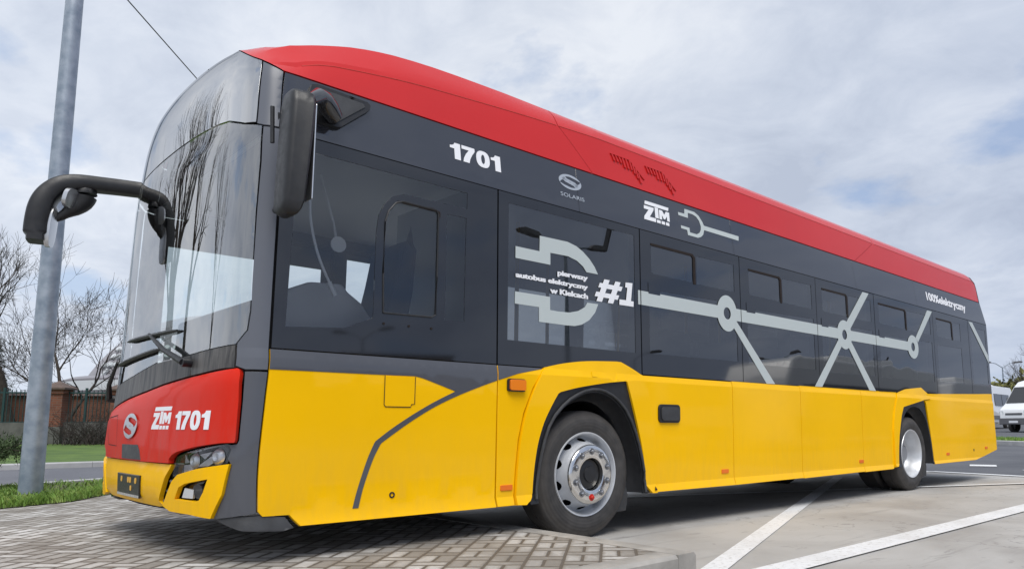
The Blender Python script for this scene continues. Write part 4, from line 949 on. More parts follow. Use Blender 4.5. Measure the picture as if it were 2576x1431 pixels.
# rear
prof = [(z_, P0(11.7, z_)[1]) for z_ in (.46, .7, 1.0, 1.25, 1.6, 2.0, 2.46, 2.51, 2.87)]+[(3.1, .122), (3.2, .14), (3.30, .2), (3.35, .28), (3.38, .5)]
mb = MB(); loop = [(y, z_) for z_, y in prof]+[(BW-y, z_) for z_, y in prof[::-1]]
def rx(z_): return interp([.46, .62, 1.0, 1.36, 2.5, 2.87, 3.38], [11.80, 11.795, 11.765, 11.748, 11.765, 11.68, 11.62], z_)
vs = [(rx(z_)+0, y, z_) for y, z_ in loop]+[(rx(z_)+.05, y+(1.275-y)*.03, z_) for y, z_ in loop]+[(rx(z_)+.08, y+(1.275-y)*.10, z_) for y, z_ in loop]; n = len(loop)
mb.add(vs, [(k*n+i, k*n+(i+1) % n, (k+1)*n+(i+1) % n, (k+1)*n+i) for k in range(2) for i in range(n)]+[tuple(range(2*n, 3*n)), tuple(range(n))[::-1]])
mb.build('rear_panel', GREY, B, True, 40)
# lettering -------------------------------------------------------
digits_on('fleet_number', (1.435, 1.855, 2.638, 2.757), 'white_decal', B, .003)
decal('emblem', emblem(2.530, 2.732, .118, .062), 'decal_grey2', B)
text_on('lettering', 'SOLARIS', (2.415, 2.665, 2.598, 2.630), 'decal_grey2', B, .003, .01)
ztm('lettering', (3.375, 3.72, 2.605, 2.782), 'white_decal', B)
text_on('lettering', '100%elektryczny', (9.40, 10.93, 2.600, 2.760), 'white_decal', B, .003, .032, spacing=.97)
D_ = 'grey_decal'
decal('plug_symbol', [[(1.972, 2.117), (2.193, 2.117), (2.196, 2.235), (2.470, 2.238), (2.56, 2.220), (2.63, 2.188), (2.70, 2.140), (2.755, 2.085), (2.790, 2.031), (2.665, 2.031), (2.63, 2.070), (2.565, 2.106), (2.474, 2.126), (2.297, 2.123), (2.297, 2.031), (1.972, 2.031)],
                      [(1.969, 1.788), (2.293, 1.788), (2.293, 1.690), (2.378, 1.688), (2.484, 1.692), (2.575, 1.714), (2.645, 1.752), (2.672, 1.790), (2.789, 1.792), (2.754, 1.722), (2.690, 1.655), (2.61, 1.612), (2.537, 1.594), (2.447, 1.591), (2.188, 1.592), (2.188, 1.700), (1.967, 1.700)]], D_, B)
text_on('lettering', 'pierwszy', (2.365, 2.674, 1.951, 2.001), 'white_decal', B, .004, .032, spacing=.97)
text_on('lettering', 'autobus elektryczny', (1.971, 2.674, 1.880, 1.930), 'white_decal', B, .004, .032, spacing=.97)
text_on('lettering', 'w Kielcach', (2.291, 2.674, 1.817, 1.860), 'white_decal', B, .004, .032, spacing=.97)
hx, hz = 2.735, 1.815
def hp(pts): return [(hx+a*.33+b_*.045, hz+b_*.19) for a, b_ in pts]
text_poly = [hp([(.10, 0), (.28, 0), (.42, .98), (.24, .98)]), hp([(.48, 0), (.66, 0), (.80, .98), (.62, .98)]), hp([(.02, .20), (.80, .20), (.83, .40), (.05, .40)]), hp([(.09, .60), (.87, .60), (.90, .80), (.12, .80)])]
hsh = decal('lettering', text_poly[:1], 'white_decal', B, .006); decal('lettering', text_poly[1:2], 'white_decal', hsh, .006); decal('lettering', text_poly[2:3], 'white_decal', hsh, .004); decal('lettering', text_poly[3:], 'white_decal', hsh, .004)
decal('lettering', [[(3.028, 1.816), (3.195, 1.818), (3.197, 1.862), (3.165, 1.862), (3.187, 2.015), (3.105, 2.010), (3.100, 1.970), (3.125, 1.968), (3.108, 1.862), (3.030, 1.860)]], 'white_decal', B, .004)
# small plug sign with cable on the cantrail
decal('plug_symbol', [[(3.85, 2.772), (3.945, 2.776), (3.955, 2.826), (4.10, 2.826), (4.16, 2.800), (4.205, 2.750), (4.222, 2.715), (4.782, 2.716), (4.770, 2.668), (4.214, 2.670), (4.190, 2.620), (4.15, 2.590), (4.10, 2.572), (3.955, 2.572), (3.952, 2.620), (3.868, 2.620), (3.868, 2.648), (3.99, 2.648), (3.99, 2.604), (4.09, 2.604), (4.14, 2.630), (4.165, 2.665), (4.172, 2.70), (4.155, 2.750), (4.12, 2.782), (4.07, 2.796), (3.998, 2.796), (3.99, 2.744), (3.855, 2.744)]], D_, B)
# the network of lines and nodes across the windows
def bar(a, b_, w): 
    dx, dz = b_[0]-a[0], b_[1]-a[1]; l = math.hypot(dx, dz); nx, nz = -dz/l*w/2, dx/l*w/2
    return [(a[0]-nx, a[1]-nz), (b_[0]-nx, b_[1]-nz), (b_[0]+nx, b_[1]+nz), (a[0]+nx, a[1]+nz)]
net = []
def cutsegs(a, b_):
    o = []; edges = [a]+[e for e in (3.288, 4.733, 6.201, 7.645, 9.505, 10.905) if a < e < b_]+[b_]
    for i, (p_, q_) in enumerate(zip(edges, edges[1:])): o.append((p_+(.006 if i else 0), q_-(.006 if i < len(edges)-2 else 0)))
    return o
for a, b_ in cutsegs(3.255, 4.365)+cutsegs(4.64, 6.67)+cutsegs(6.965, 8.62): net.append([(a, 1.847), (b_, 1.847), (b_, 1.967), (a, 1.967)])
for q_ in net: decal('livery_line', [q_], D_, B)
for cx, cz, rx_, rz_ in ((4.503, 1.906, .160, .174), (6.822, 1.905, .175, .172), (8.753, 1.908, .178, .160)):
    n = 48; vs = []; fs = []
    for k in range(n):
        t = 2*math.pi*k/n; vs += [S(cx+rx_*math.cos(t), cz+rz_*math.sin(t), .0035), S(cx+.056*math.cos(t), cz+.058*math.sin(t), .0035)]
    fs = [(2*k, 2*((k+1) % n), 2*((k+1) % n)+1, 2*k+1) for k in range(n)]
    mk('livery_node', vs, fs, D_, B)
for q_ in ([(4.605, 1.775), (5.129, 1.262), (5.285, 1.264), (4.655, 1.84)],
                      [(6.88, 2.055), (7.350, 2.484), (7.511, 2.484), (6.960, 1.975)], [(6.73, 1.755), (6.235, 1.270), (6.080, 1.270), (6.665, 1.830)], [(6.91, 1.755), (7.379, 1.270), (7.551, 1.270), (6.975, 1.838)],
                      [(8.86, 2.04), (9.33, 2.476), (9.498, 2.476), (8.93, 1.985)], [(10.950, 2.476), (11.11, 2.478), (11.74, 1.985), (11.735, 1.86)]): decal('livery_line', [q_], D_, B, .0030)
# interior --------------------------------------------------------
mb = MB(); mb.box(.34, 11.5, .12, BW-.12, 2.55, 2.58); mb.build('ceiling', 'interior_light', B)
mb = MB(); mb.box(.5, 11.6, .06, 2.49, 1.195, 1.21); mb.build('floor', 'interior_grey', B)
mb = MB(); mb.box(11.55, 11.6, .08, BW-.08, 1.22, 2.5); mb.build('rear_bulkhead', 'interior_grey', B); mb = MB(); mb.box(1.66, 1.70, .12, 1.15, 1.2, 2.5); mb.build('partition', 'interior_grey', B)
mb = MB(); mb.prism([(.34, 1.215), (1.10, 1.215), (1.04, 1.46), (.93, 1.60), (.84, 1.66), (.80, 1.705), (.60, 1.695), (.36, 1.58)], lambda a, b_: (a, .22, b_), lambda a, b_: (a, 1.9, b_)); bevel(mb.build('dashboard', 'dash', B), .02, 3, 20)
mb = MB(); vs = [(.86+.16*math.cos(t), .70+.23*math.sin(t), 1.53+.12*math.cos(t)) for t in [2*math.pi*i/30 for i in range(31)]]; mb.tube(vs, .014, 8, False); mb.tube([(.86, .70, 1.53), (.80, .70, 1.42)], .03, 8); mb.build('steering_wheel', 'black_plastic', B, True)
def seat(x, y, z0, h, m='cloth_seat'):
    mb = MB(); mb.prism([(x, z0), (x+.13, z0), (x+.22, z0+h*.6), (x+.24, z0+h-.06), (x+.20, z0+h), (x+.12, z0+h-.02), (x+.06, z0+h*.6), (x-.02, z0+.18), (x-.42, z0+.12), (x-.42, z0)], lambda a, b_: (a, y, b_), lambda a, b_: (a, y+.46, b_))
    return bevel(mb.build('seat', m, B, True, 30), .03, 3, 40)
seat(1.22, .48, 1.22, .92)
for x in (3.9, 4.7, 5.5, 6.3, 7.1, 8.2, 9.0, 9.9):
    seat(x, .16, 1.215, .48); seat(x, 1.9, 1.215, .48)
for x, y in ((2.55, .75), (3.6, 1.6), (4.9, .85), (6.5, 1.6), (8.0, .85), (9.6, 1.6)):
    mb = MB(); mb.tube([(x, y, 1.2), (x, y, 2.55)], .018, 10); mb.build('grab_pole', 'yellow_tube', B, True)
mb = MB(); mb.box(.30, .33, .25, .85, 1.92, 2.5); mb.build('sun_blind', 'sunblind', B)
mb = MB(); mb.tube(smoothpath([(.50, .045, 2.14), (.51, .04, 2.00), (.56, .04, 1.82), (.64, .045, 1.66)], 6), .008, 6); mb.tube([(.635, .05, 1.67), (.68, .06, 1.60)], .016, 6); mb.tube([(.50, .05, 2.13), (.50, .05, 2.17)], .016, 8); mb.build('microphone', 'white_decal', B, True)

# body frame behind the panels: closes the gaps between them
mb = MB()
for y0, y1 in ((.045, .06), (BW-.06, BW-.045)):
    for a, b_, z_ in ((.40, 2.05, .36), (2.05, 3.40, 1.19), (3.40, 7.95, .33), (7.95, 9.25, 1.19), (9.25, 11.6, .50)): mb.box(a, b_, y0, y1, z_, 1.27)
for y0, y1 in ((.105, .16), (BW-.16, BW-.105)): mb.box(.5, 11.6, y0, y1, 2.47, 2.86)
for y0, y1 in ((.055, .11), (BW-.11, BW-.055)):
    for x in (1.818, 3.288, 4.733, 6.201, 7.645, 9.505, 10.905): mb.box(x-.05, x+.05, y0, y1, 1.2, 2.52)
mb.box(.30, .36, .05, .10, .40, 2.60); mb.box(.30, .36, BW-.10, BW-.05, .40, 2.60)
mb.build('body_frame', 'black_plastic', B)
mb = MB(); mb.prism([(.36, .22), (.60, .12), (.60, BW-.12), (.36, BW-.22), (.22, 1.9), (.22, .65)], lambda a, b_: (a, b_, 2.60), lambda a, b_: (a, b_, 2.85)); mb.build('visor_box', 'dark', B)

mb = MB(); mb.lathe([(.052, .0), (.050, .012), (.002, .016)], 24, 'y', (.89, .50, 2.02)); mb.lathe([(.052, .0), (.002, .0)], 24, 'y', (.89, .50, 2.02)); mb.tube([(.89, .52, 2.02), (.89, .60, 2.20), (.80, .62, 2.50)], .008, 6); mb.build('interior_mirror', 'interior_light', B, True)
# ---------------------------------------------------------------- surroundings on the left
def gz_(x, y, o=.13): return G(x, y)+o
mb = MB(); mb.tube([(.154, 5.90, .02), (.150, 5.92, 3.0), (.145, 5.94, 9.2)], [.108, .094, .072], 28)
pole = mb.build('lamp_post', 'galvanised', None, True); tag(pole, 'galvanised steel lamp post in the foreground at the left edge of the paving', 'lamp post')
mb = MB(); mb.tube([(-8, -1.0, 9.1), (1.31, 11.99, 9.38), (1.94, 12.79, 9.39), (4.34, 16.07, 9.45), (6.38, 18.34, 9.39), (20, 34, 9.2)], .013, 5)
tag(mb.build('overhead_cable', 'wire'), 'thin dark overhead cable running down behind the roof of the bus', 'cable')
def branch(tw, tr, p_, d, l, r, lev, maxl, rng, up=.25, split=3, spread=.55):
    n = 4; pts = [p_]; rs = [r]; q = p_.copy(); dd = d.copy()
    for i in range(n):
        dd = (dd+Vector((rng.gauss(0, .10), rng.gauss(0, .10), rng.gauss(0, .06)+up*.10))).normalized(); q = q+dd*l/n; pts.append(q.copy()); rs.append(r*(1-.42*(i+1)/n))
    (tr if lev < 2 else tw).tube(pts, rs, 7 if lev < 1 else (5 if lev < 3 else 3), False)
    if lev >= maxl: return
    k = split+(1 if rng.random() < .4 else 0)
    for i in range(k):
        t = 1.0 if i == 0 else rng.uniform(.35, 1.0); j = min(n, max(1, round(t*n))); b0 = pts[j]
        az = rng.uniform(0, 6.283); sp = spread*rng.uniform(.6, 1.3) if i else spread*(.12 if rng.leader else .35)
        a = dd.cross(Vector((math.cos(az), math.sin(az), .3))).normalized()
        nd = (dd*math.cos(sp)+a*math.sin(sp)+Vector((0, 0, up*.3))).normalized()
        branch(tw, tr, b0, nd, l*(.85 if (i == 0 and rng.leader) else rng.uniform(.62, .82)), max(.006, rs[j]*(.88 if i == 0 else .64)), lev+1, maxl, rng, up, split, spread)
def bare_tree(x, y, z, h, r, label, seed, group=None, maxl=6, name='bare_tree', trunk_l=.28, split=3, spread=.55, lean=(0, 0), leader=0):
    rng = random.Random(seed); rng.leader = leader; t = empty(name, (x, y, z), label, 'tree', group); tr, tw = MB(), MB()
    branch(tw, tr, Vector((0, 0, -.1)), Vector((lean[0], lean[1], 1)).normalized(), h*trunk_l, r, 0, maxl, rng, .35, split, spread)
    tr.build('trunk', 'bark', t, True, 80); tw.build('crown', 'twigs', t, True, 80); return t
bare_tree(2.74, 29.5, gz_(2.7, 29.5), 8.6, .22, 'dark forked bare tree behind the green fence at the far left', 5, maxl=6, lean=(.05, 0), trunk_l=.30)
bare_tree(4.25, 27.8, gz_(4.2, 28), 7.2, .125, 'slender bare tree in front of the grey dome, right of the brick pier', 12, maxl=6, trunk_l=.26, spread=.75, leader=1)
# brick pier and walls
def pier(x, y, label):
    t = empty('brick_pier', (x, y, gz_(x, y)), label, 'brick pier', 'brick piers'); d = Vector((.8, -.6, 0))
    t.rotation_euler.z = math.atan2(-.62, .80)
    mb = MB(); mb.box(-.27, .27, -.27, .27, .55, 1.74); mb.box(-.31, .31, -.31, .31, 1.60, 1.74); mb.build('shaft', 'brick', t)
    mb = MB(); mb.box(-.30, .30, -.30, .30, -.2, .55); mb.build('plinth', 'block_wall', t)
    mb = MB(); mb.add([(-.38, -.38, 1.742), (.38, -.38, 1.742), (.38, .38, 1.742), (-.38, .38, 1.742), (-.38, -.38, 1.80), (.38, -.38, 1.80), (.38, .38, 1.80), (-.38, .38, 1.80), (0, 0, 2.03)], [(3, 2, 1, 0), (0, 1, 5, 4), (1, 2, 6, 5), (2, 3, 7, 6), (3, 0, 4, 7), (4, 5, 8), (5, 6, 8), (6, 7, 8), (7, 4, 8)])
    mb.build('cap', 'brick_cap', t)
pier(3.43, 25.9, 'red brick pier with a pointed cap just right of the lamp post')
pier(5.05, 24.95, 'red brick pier with a pointed cap nearest the front of the bus')
def wallrun(name, a, b_, z0, z1, th, m, label, cat, cap=None):
    a, b_ = Vector((*a, 0)), Vector((*b_, 0)); t = empty(name, (a.x, a.y, gz_(a.x, a.y)), label, cat, rz=math.atan2(b_.y-a.y, b_.x-a.x)); l = (b_-a).length
    mb = MB(); mb.box(0, l, -th/2, th/2, z0, z1); mb.build('wall', m, t)
    if cap:
        mb = MB(); k = int(l/.5)
        for i in range(k): mb.prism([(-th*.9, z1), (th*.9, z1), (0, z1+.14)], lambda u, v_: (i*l/k+.01, u, v_), lambda u, v_: ((i+1)*l/k-.01, u, v_))
        mb.build('coping', cap, t)
    return t
DX = (.80, -.60)
def al(s_, o=0.0): return (3.43+.80*s_+.62*o, 25.9-.60*s_+.78*o)
wallrun('brick_wall', al(-16, 3.0), al(14, 3.0), -.3, 1.50, .3, 'brick', 'old red brick wall with dark coping behind the green railings', 'wall', 'brick_cap')
wallrun('low_wall', al(-16), al(14), -.3, .56, .25, 'block_wall', 'low grey block wall that carries the green railings', 'wall')
a_ = al(-16); t = empty('railing', (a_[0], a_[1], gz_(3, 26)), 'dark green metal railings on the low grey wall', 'railing', rz=math.atan2(-.60, .80))
mb = MB()
for z_ in (.66, 1.62): mb.box(0, 30, -.02, .02, z_, z_+.045)
mb.build('rail', 'fence_green', t)
mb = MB()
for i in range(250): mb.box(i*.12, i*.12+.018, -.009, .009, .58, 1.74)
mb.build('bars', 'fence_green', t)
mb = MB()
for i in range(13): mb.box(i*2.4, i*2.4+.06, -.03, .03, .5, 1.80)
mb.build('post', 'fence_green', t)
# tangled bare shrub by the pier
def shrub(x, y, z, h, w, n, seed, label, m='twigs', name='bare_shrub'):
    rng = random.Random(seed); t = MB()
    for i in range(n):
        az = rng.uniform(0, 6.28); q = Vector((rng.uniform(-w, w)*.5, rng.uniform(-w, w)*.3, 0)); d = Vector((math.cos(az)*.5, math.sin(az)*.5, 1)).normalized(); pts = [q.copy()]
        for k in range(6):
            d = (d+Vector((rng.gauss(0, .25), rng.gauss(0, .25), rng.gauss(-.05, .2)))).normalized(); q = q+d*h/5; pts.append(q.copy())
            if rng.random() < .8:
                e_ = (d+Vector((rng.gauss(0, .6), rng.gauss(0, .6), rng.gauss(0, .4)))).normalized(); t.tube([q, q+e_*h*.18, q+e_*h*.3+Vector((0, 0, .02))], [.006, .004, .002], 3, False)
        t.tube(pts, [.012, .011, .009, .008, .006, .004, .002], 3, False)
    o = t.build(name, m); o.location = (x, y, z); return tag(o, label, 'shrub')
shrub(4.1, 24.8, gz_(5, 24), .9, 2.0, 70, 14, 'low leafless thicket at the foot of the block wall beside the brick pier')
shrub(4.75, 24.4, gz_(5, 24), 1.0, 2.2, 90, 3, 'tangled leafless shrub along the low wall beside the front of the bus')
# domed hall
dm = empty('domed_hall', (40.5, 132, 0), 'large grey domed hall with rows of pale oval skylights behind the bare trees', 'building')
mb = MB(); n1, n2 = 48, 16; vs = []
RX, RZ = 19.0, 19.5
for i in range(n2+1):
    a = math.pi/2*i/n2
    for k in range(n1): t = 2*math.pi*k/n1; vs.append((RX*math.cos(a)*math.cos(t), RX*math.cos(a)*math.sin(t), RZ*math.sin(a)))
mb.add(vs, [(i*n1+k, i*n1+(k+1) % n1, (i+1)*n1+(k+1) % n1, (i+1)*n1+k) for i in range(n2) for k in range(n1)]); mb.build('roof', 'dome_metal', dm, True)
k_ = 0
for i, a in enumerate((.54, .62, .70, .78, .87)):
    for j in range(30):
        t = math.pi+.25+j*.085+(i % 2)*.04; c = Vector((RX*math.cos(a)*math.cos(t), RX*math.cos(a)*math.sin(t), RZ*math.sin(a))); nn = Vector((c.x/RX**2, c.y/RX**2, c.z/RZ**2)).normalized()
        if k_ >= 96: break
        k_ += 1; mb = MB(); mb.lathe([(.50, .0), (.50, .25), (.40, .42), (.01, .5)], 12, 'z'); o = mb.build('skylight', 'dome_light', dm, True); o.location = c; o.rotation_euler = nn.to_track_quat('Z', 'Y').to_euler()
mb = MB()
for k in range(12):
    t0 = math.pi+.2+k*.27; mb.tube([(RX*1.01*math.cos(a)*math.cos(t0+(a-.2)*.5), RX*1.01*math.cos(a)*math.sin(t0+(a-.2)*.5), RZ*1.01*math.sin(a)) for a in (.02, .15, .3, .42, .5)], .28, 6, False)
mb.build('ribs', 'dome_light', dm, True)
mb = MB(); mb.lathe([(20.3, -2), (20.3, 7.9), (19.0, 8.4)], 48, 'z'); mb.build('wall', 'dome_metal', dm, True)
mb = MB(); mb.lathe([(20.4, 6.2), (20.4, 7.6)], 48, 'z'); mb.build('window_band', 'dome_light', dm, True)
# conifers
def conifer(x, y, z, h, w, seed, label, n=60):
    rng = random.Random(seed); t = empty('spruce_tree', (x, y, z), label, 'tree'); tr = MB(); tr.tube([(0, 0, -.1), (0, 0, h)], [.14, .02], 8); tr.build('trunk', 'bark', t, True)
    vs, fs = [], []
    for i in range(n):
        f = i/n; zz = h*(.12+.86*f); rr_ = w*(1-f)**.85+.1
        for k in range(9):
            az = rng.uniform(0, 6.28); L_ = rr_*rng.uniform(.7, 1.1)
            for m_ in range(12):
                g = m_/12; c = Vector((math.cos(az)*L_*g, math.sin(az)*L_*g, zz-L_*g*.28+g*g*L_*.2))
                for q_ in range(3):
                    e_ = Vector((rng.gauss(0, .12), rng.gauss(0, .12), rng.gauss(-.05, .08))); s_ = Vector((-math.sin(az), math.cos(az), 0))*.02; b0 = len(vs); vs += [c-s_, c+s_, c+e_]; fs.append((b0, b0+1, b0+2))
    mk('crown', vs, fs, 'dark_leaves', t); return t
conifer(2.75, 37.4, gz_(3, 37), 4.6, 1.5, 4, 'dark spruce half cut off by the left edge of the picture')
# drooping juniper by the road
def juniper(x, y, z, label):
    rng = random.Random(8); t = empty('juniper_bush', (x, y, z), label, 'shrub'); st = MB(); vs, fs = [], []
    for i in range(26):
        az = rng.uniform(-1.2, 1.6); L_ = rng.uniform(.5, .95); pts = []
        for k in range(7):
            g = k/6; pts.append(Vector((math.cos(az)*L_*g, math.sin(az)*L_*g*.6, .08+.55*g*(rng.uniform(.8, 1))*(1-.25*g)+rng.uniform(0, .1))))
        st.tube(pts, [.022, .018, .014, .011, .009, .007, .004], 5, False)
        for k in range(2, 7):
            for q_ in range(90):
                c = pts[k]+Vector((rng.gauss(0, .045), rng.gauss(0, .045), rng.gauss(0, .045))); e_ = Vector((rng.gauss(0, .03), rng.gauss(0, .03), rng.gauss(.02, .03))); s_ = Vector((rng.gauss(0, .005), rng.gauss(0, .005), 0)); b0 = len(vs)
                vs += [c-s_, c+s_, c+e_]; fs.append((b0, b0+1, b0+2))
    st.build('stems', 'bark', t, True); mk('foliage', vs, fs, 'juniper', t)
juniper(-.62, 6.9, .13, 'low green juniper bush cut off by the left edge, behind the lamp post')
# grass on the verge
rng = random.Random(2); vs, fs = [], []
verge = [(-2.2, 4.35), (-.24, 4.50), (.33, 4.82), (.87, 5.66), (1.8, 6.8), (2.0, 8.2), (1.4, 8.1), (.05, 7.5), (-2.2, 7.2)]
cnt = 0
while cnt < 15000:
    x, y = rng.uniform(-2.2, 2.0), rng.uniform(4.3, 8.2)
    if not inside((x, y), verge): continue
    ed = y-(interp([-2.2, -.24, .33, .87, 1.8], [4.35, 4.5, 4.82, 5.66, 6.8], x))
    dens = 1.0 if ed < .8 else (.55 if x < .4 else .22)
    if math.sin(x*5.1+y*2)*math.sin(y*4.3-x) > .25 and ed > .35: dens *= .35
    if rng.random() > dens: continue
    cnt += 1; h = rng.uniform(.025, .085)*(1.2 if ed < .5 else .9); az = rng.uniform(0, 6.28); w = rng.uniform(.003, .007); dx, dy = math.cos(az), math.sin(az); ln = rng.uniform(.1, .9)*h; b0 = len(vs)
    vs += [(x-dy*w, y+dx*w, .126), (x+dy*w, y-dx*w, .126), (x+dx*ln*.4+dy*w*.7, y+dy*ln*.4-dx*w*.7, .126+h*.65), (x+dx*ln, y+dy*ln, .126+h)]; fs += [(b0, b0+1, b0+2), (b0, b0+2, b0+3)]
tag(mk('grass', vs, fs, 'grass_blades'), 'short tufty grass on the verge around the lamp post', 'grass', kind='stuff')
rng = random.Random(9); vs, fs = [], []
for i in range(9000):
    f = rng.random(); y = rng.uniform(-2.0, 12.5); x = (25.8+max(0, (y-3.2)*.57))+rng.random()*2.4; h = rng.uniform(.03, .12); w = .02; az = rng.uniform(0, 6.28); b0 = len(vs); z_ = .13+G(x, y)
    vs += [(x-w*math.cos(az), y-w*math.sin(az), z_), (x+w*math.cos(az), y+w*math.sin(az), z_), (x+rng.gauss(0, .03), y+rng.gauss(0, .03), z_+h)]; fs.append((b0, b0+1, b0+2))
tag(mk('grass', vs, fs, 'grass_blades'), 'strip of grass in front of the parked white vans', 'grass', kind='stuff')
# ---------------------------------------------------------------- right: vans, lamp, trees
def van(x, y, z, rz, label, L_=6.4):
    """local: nose toward -x, length along x, width along y (near side y<0)"""
    t = empty('parked_van', (x, y, z), label, 'van', 'white vans parked behind the grass island', rz); W_ = .98
    side = [(0.0, .42), (0.0, 1.0), (.06, 1.16), (.42, 1.36), (.54, 1.46), (1.12, 2.32), (1.40, 2.58), (1.9, 2.70), (L_-.2, 2.70), (L_, 2.58), (L_, .42)]
    def sec(a, b_, s_): return (a, s_*(W_-max(0, (b_-1.2))*.11-(.14*max(0, 1-a/.5)**2)), b_)
    mb = MB(); mb.prism(side, lambda a, b_: sec(a, b_, -1), lambda a, b_: sec(a, b_, 1)); bevel(mb.build('body', 'van_white', t, True, 30), .05, 3, 35)
    mb = MB(); mb.prism([(2.2, 2.64), (2.4, 2.80), (4.0, 2.80), (4.2, 2.64)], lambda a, b_: (a, -.5, b_), lambda a, b_: (a, .5, b_)); bevel(mb.build('roof_unit', 'van_white', t), .04, 2)
    def on(poly, s_, o=.012): return [(q[0], (abs(sec(q[0], q[1], 1)[1])+o)*s_, q[1]) for q in poly]
    for s_ in (-1, 1):
        for nm, poly, m_ in (('door_window', [(.85, 1.50), (1.28, 2.20), (2.2, 2.24), (2.2, 1.48)], 'black_gloss'), ('side_window', [(2.75, 1.48), (4.2, 1.48), (4.2, 2.2), (2.75, 2.2)], 'black_gloss'), ('side_window', [(4.3, 1.48), (5.9, 1.48), (5.9, 2.2), (4.3, 2.2)], 'black_gloss'), ('side_trim', [(.28, .62), (L_-.05, .62), (L_-.05, .86), (.22, .86)], 'van_trim')):
            p3 = on(poly, s_); p4 = on(poly, s_, -.02); n = len(p3); mk(nm, p3+p4, [tuple(range(n)), tuple(range(n, 2*n))[::-1]]+[(i, (i+1) % n, (i+1) % n+n, i+n) for i in range(n)], m_, t)
        mb = MB(); mb.box(1.0, 1.16, s_*1.02 if s_ > 0 else -1.24, 1.24 if s_ > 0 else -1.02, 1.42, 1.80); bevel(mb.build('wing_mirror', 'van_trim', t), .03, 2)
        for xx in (1.05, 4.9):
            mb = MB(); mb.lathe([(.20, -.02), (.27, -.03), (.33, .0), (.34, .05), (.34, .2), (.2, .22)], 32, 'y', (0, 0, 0)); w = mb.build('wheel', 'tyre', t, True); w.location = (xx, -1.0, .34) if s_ < 0 else (xx, 1.0, .34)
            if s_ > 0: w.rotation_euler.z = math.pi
            mb = MB(); mb.lathe([(.21, -.02), (.19, .03), (.08, .02), (.07, -.01), (.01, -.01)], 24, 'y'); mb.build('rim', 'wheel_silver', w, True)
            ar = [(xx+.42*math.cos(a), .42+.40*math.sin(a)) for a in [math.pi*i/12 for i in range(13)]]; p3 = on(ar, s_, .006); mk('wheel_arch', p3, [tuple(range(len(p3)))], 'dark', t)
        mb = MB(); mb.prism([(.0, .90), (.0, 1.08), (.30, 1.20), (.42, 1.10), (.2, .92)], lambda a, b_: (a-.012, s_*.60, b_), lambda a, b_: (a+.05, s_*.90, b_)); mb.build('headlight', 'lamp_reflector', t, True)
    ws = [(.56, 1.49), (1.10, 2.29)]; vs = []
    for a, b_ in ws:
        for s_ in (-1, 1): vs.append((a-.03, s_*(.86 if b_ < 2 else .76), b_+.02))
    vs += [(v_[0]+.05, v_[1], v_[2]-.05) for v_ in vs]
    mk('windscreen', vs, [(0, 1, 3, 2), (4, 6, 7, 5), (0, 2, 6, 4), (1, 5, 7, 3), (0, 4, 5, 1), (2, 3, 7, 6)], 'black_gloss', t)
    mb = MB(); mb.box(-.04, .10, -.86, .86, .40, .72); mb.box(-.02, .04, -.5, .5, .86, .98); bevel(mb.build('bumper', 'van_trim', t), .03, 2)
    mb = MB(); mb.box(-.05, -.042, -.26, .26, .48, .59); mb.build('number_plate', 'white_decal', t); return t
vz = lambda x, y: .13+G(x, y)
van(39.3, 7.85, vz(39, 9), R(-24), 'white van with tall roof at the right edge, the nearer and larger of the two')
van(45.0, 12.2, vz(45, 12), R(2), 'white van mostly hidden between the rear of the bus and the larger white van', 6.8)
def street_lamp(x, y, z, h, label, double=True, az=0.0, group=None):
    t = empty('street_lamp', (x, y, z), label, 'street lamp', group, az); mb = MB(); mb.tube([(0, 0, -.2), (0, 0, h*.5), (0, 0, h)], [.12, .10, .07], 12); mb.build('pole', 'galvanised', t, True)
    for s_ in ((-1, 1) if double else (1,)):
        mb = MB(); mb.tube([(0, 0, h-.05), (s_*.8, 0, h+.45), (s_*1.6, 0, h+.62)], [.05, .045, .04], 8); mb.build('arm', 'galvanised', t, True)
        mb = MB(); mb.prism([(1.3, h+.52), (1.5, h+.70), (2.2, h+.78), (2.5, h+.70), (2.4, h+.58), (1.6, h+.50)], lambda a, b_: (s_*a, -.16, b_), lambda a, b_: (s_*a, .16, b_)); bevel(mb.build('lamp_head', 'van_trim', t, True), .04, 2)
    return t
street_lamp(94.9, 25.2, .9, 7.0, 'distant street lamp with two heads above the white vans', True, R(-44))
def leafy(x, y, z, h, w, seed, label, m='olive_leaves', n=2600, name='leafy_tree', group=None):
    rng = random.Random(seed); t = empty(name, (x, y, z), label, 'tree', group); tr = MB(); tr.tube([(0, 0, -.1), (0, 0, h*.5)], [.2, .12], 8)
    cl = [(rng.uniform(-w, w)*.6, rng.uniform(-w, w)*.6, h*rng.uniform(.3, .85), w*rng.uniform(.25, .5)) for i in range(16)]
    for c in cl[:7]: tr.tube([(0, 0, h*.35), (c[0]*.6, c[1]*.6, (h*.35+c[2])/2), c[:3]], [.1, .06, .02], 5)
    tr.build('trunk', 'bark', t, True); vs, fs = [], []
    for i in range(n):
        c = cl[i % 16]; d = Vector((rng.gauss(0, 1), rng.gauss(0, 1), rng.gauss(0, 1))).normalized()*c[3]*rng.random()**.4; q = Vector(c[:3])+d; s_ = w*.045
        a = Vector((rng.gauss(0, s_), rng.gauss(0, s_), rng.gauss(0, s_))); b_ = Vector((rng.gauss(0, s_), rng.gauss(0, s_), rng.gauss(0, s_))); k = len(vs); vs += [q, q+a, q+a+b_, q+b_]; fs.append((k, k+1, k+2, k+3))
    mk('crown', vs, fs, m, t); return t
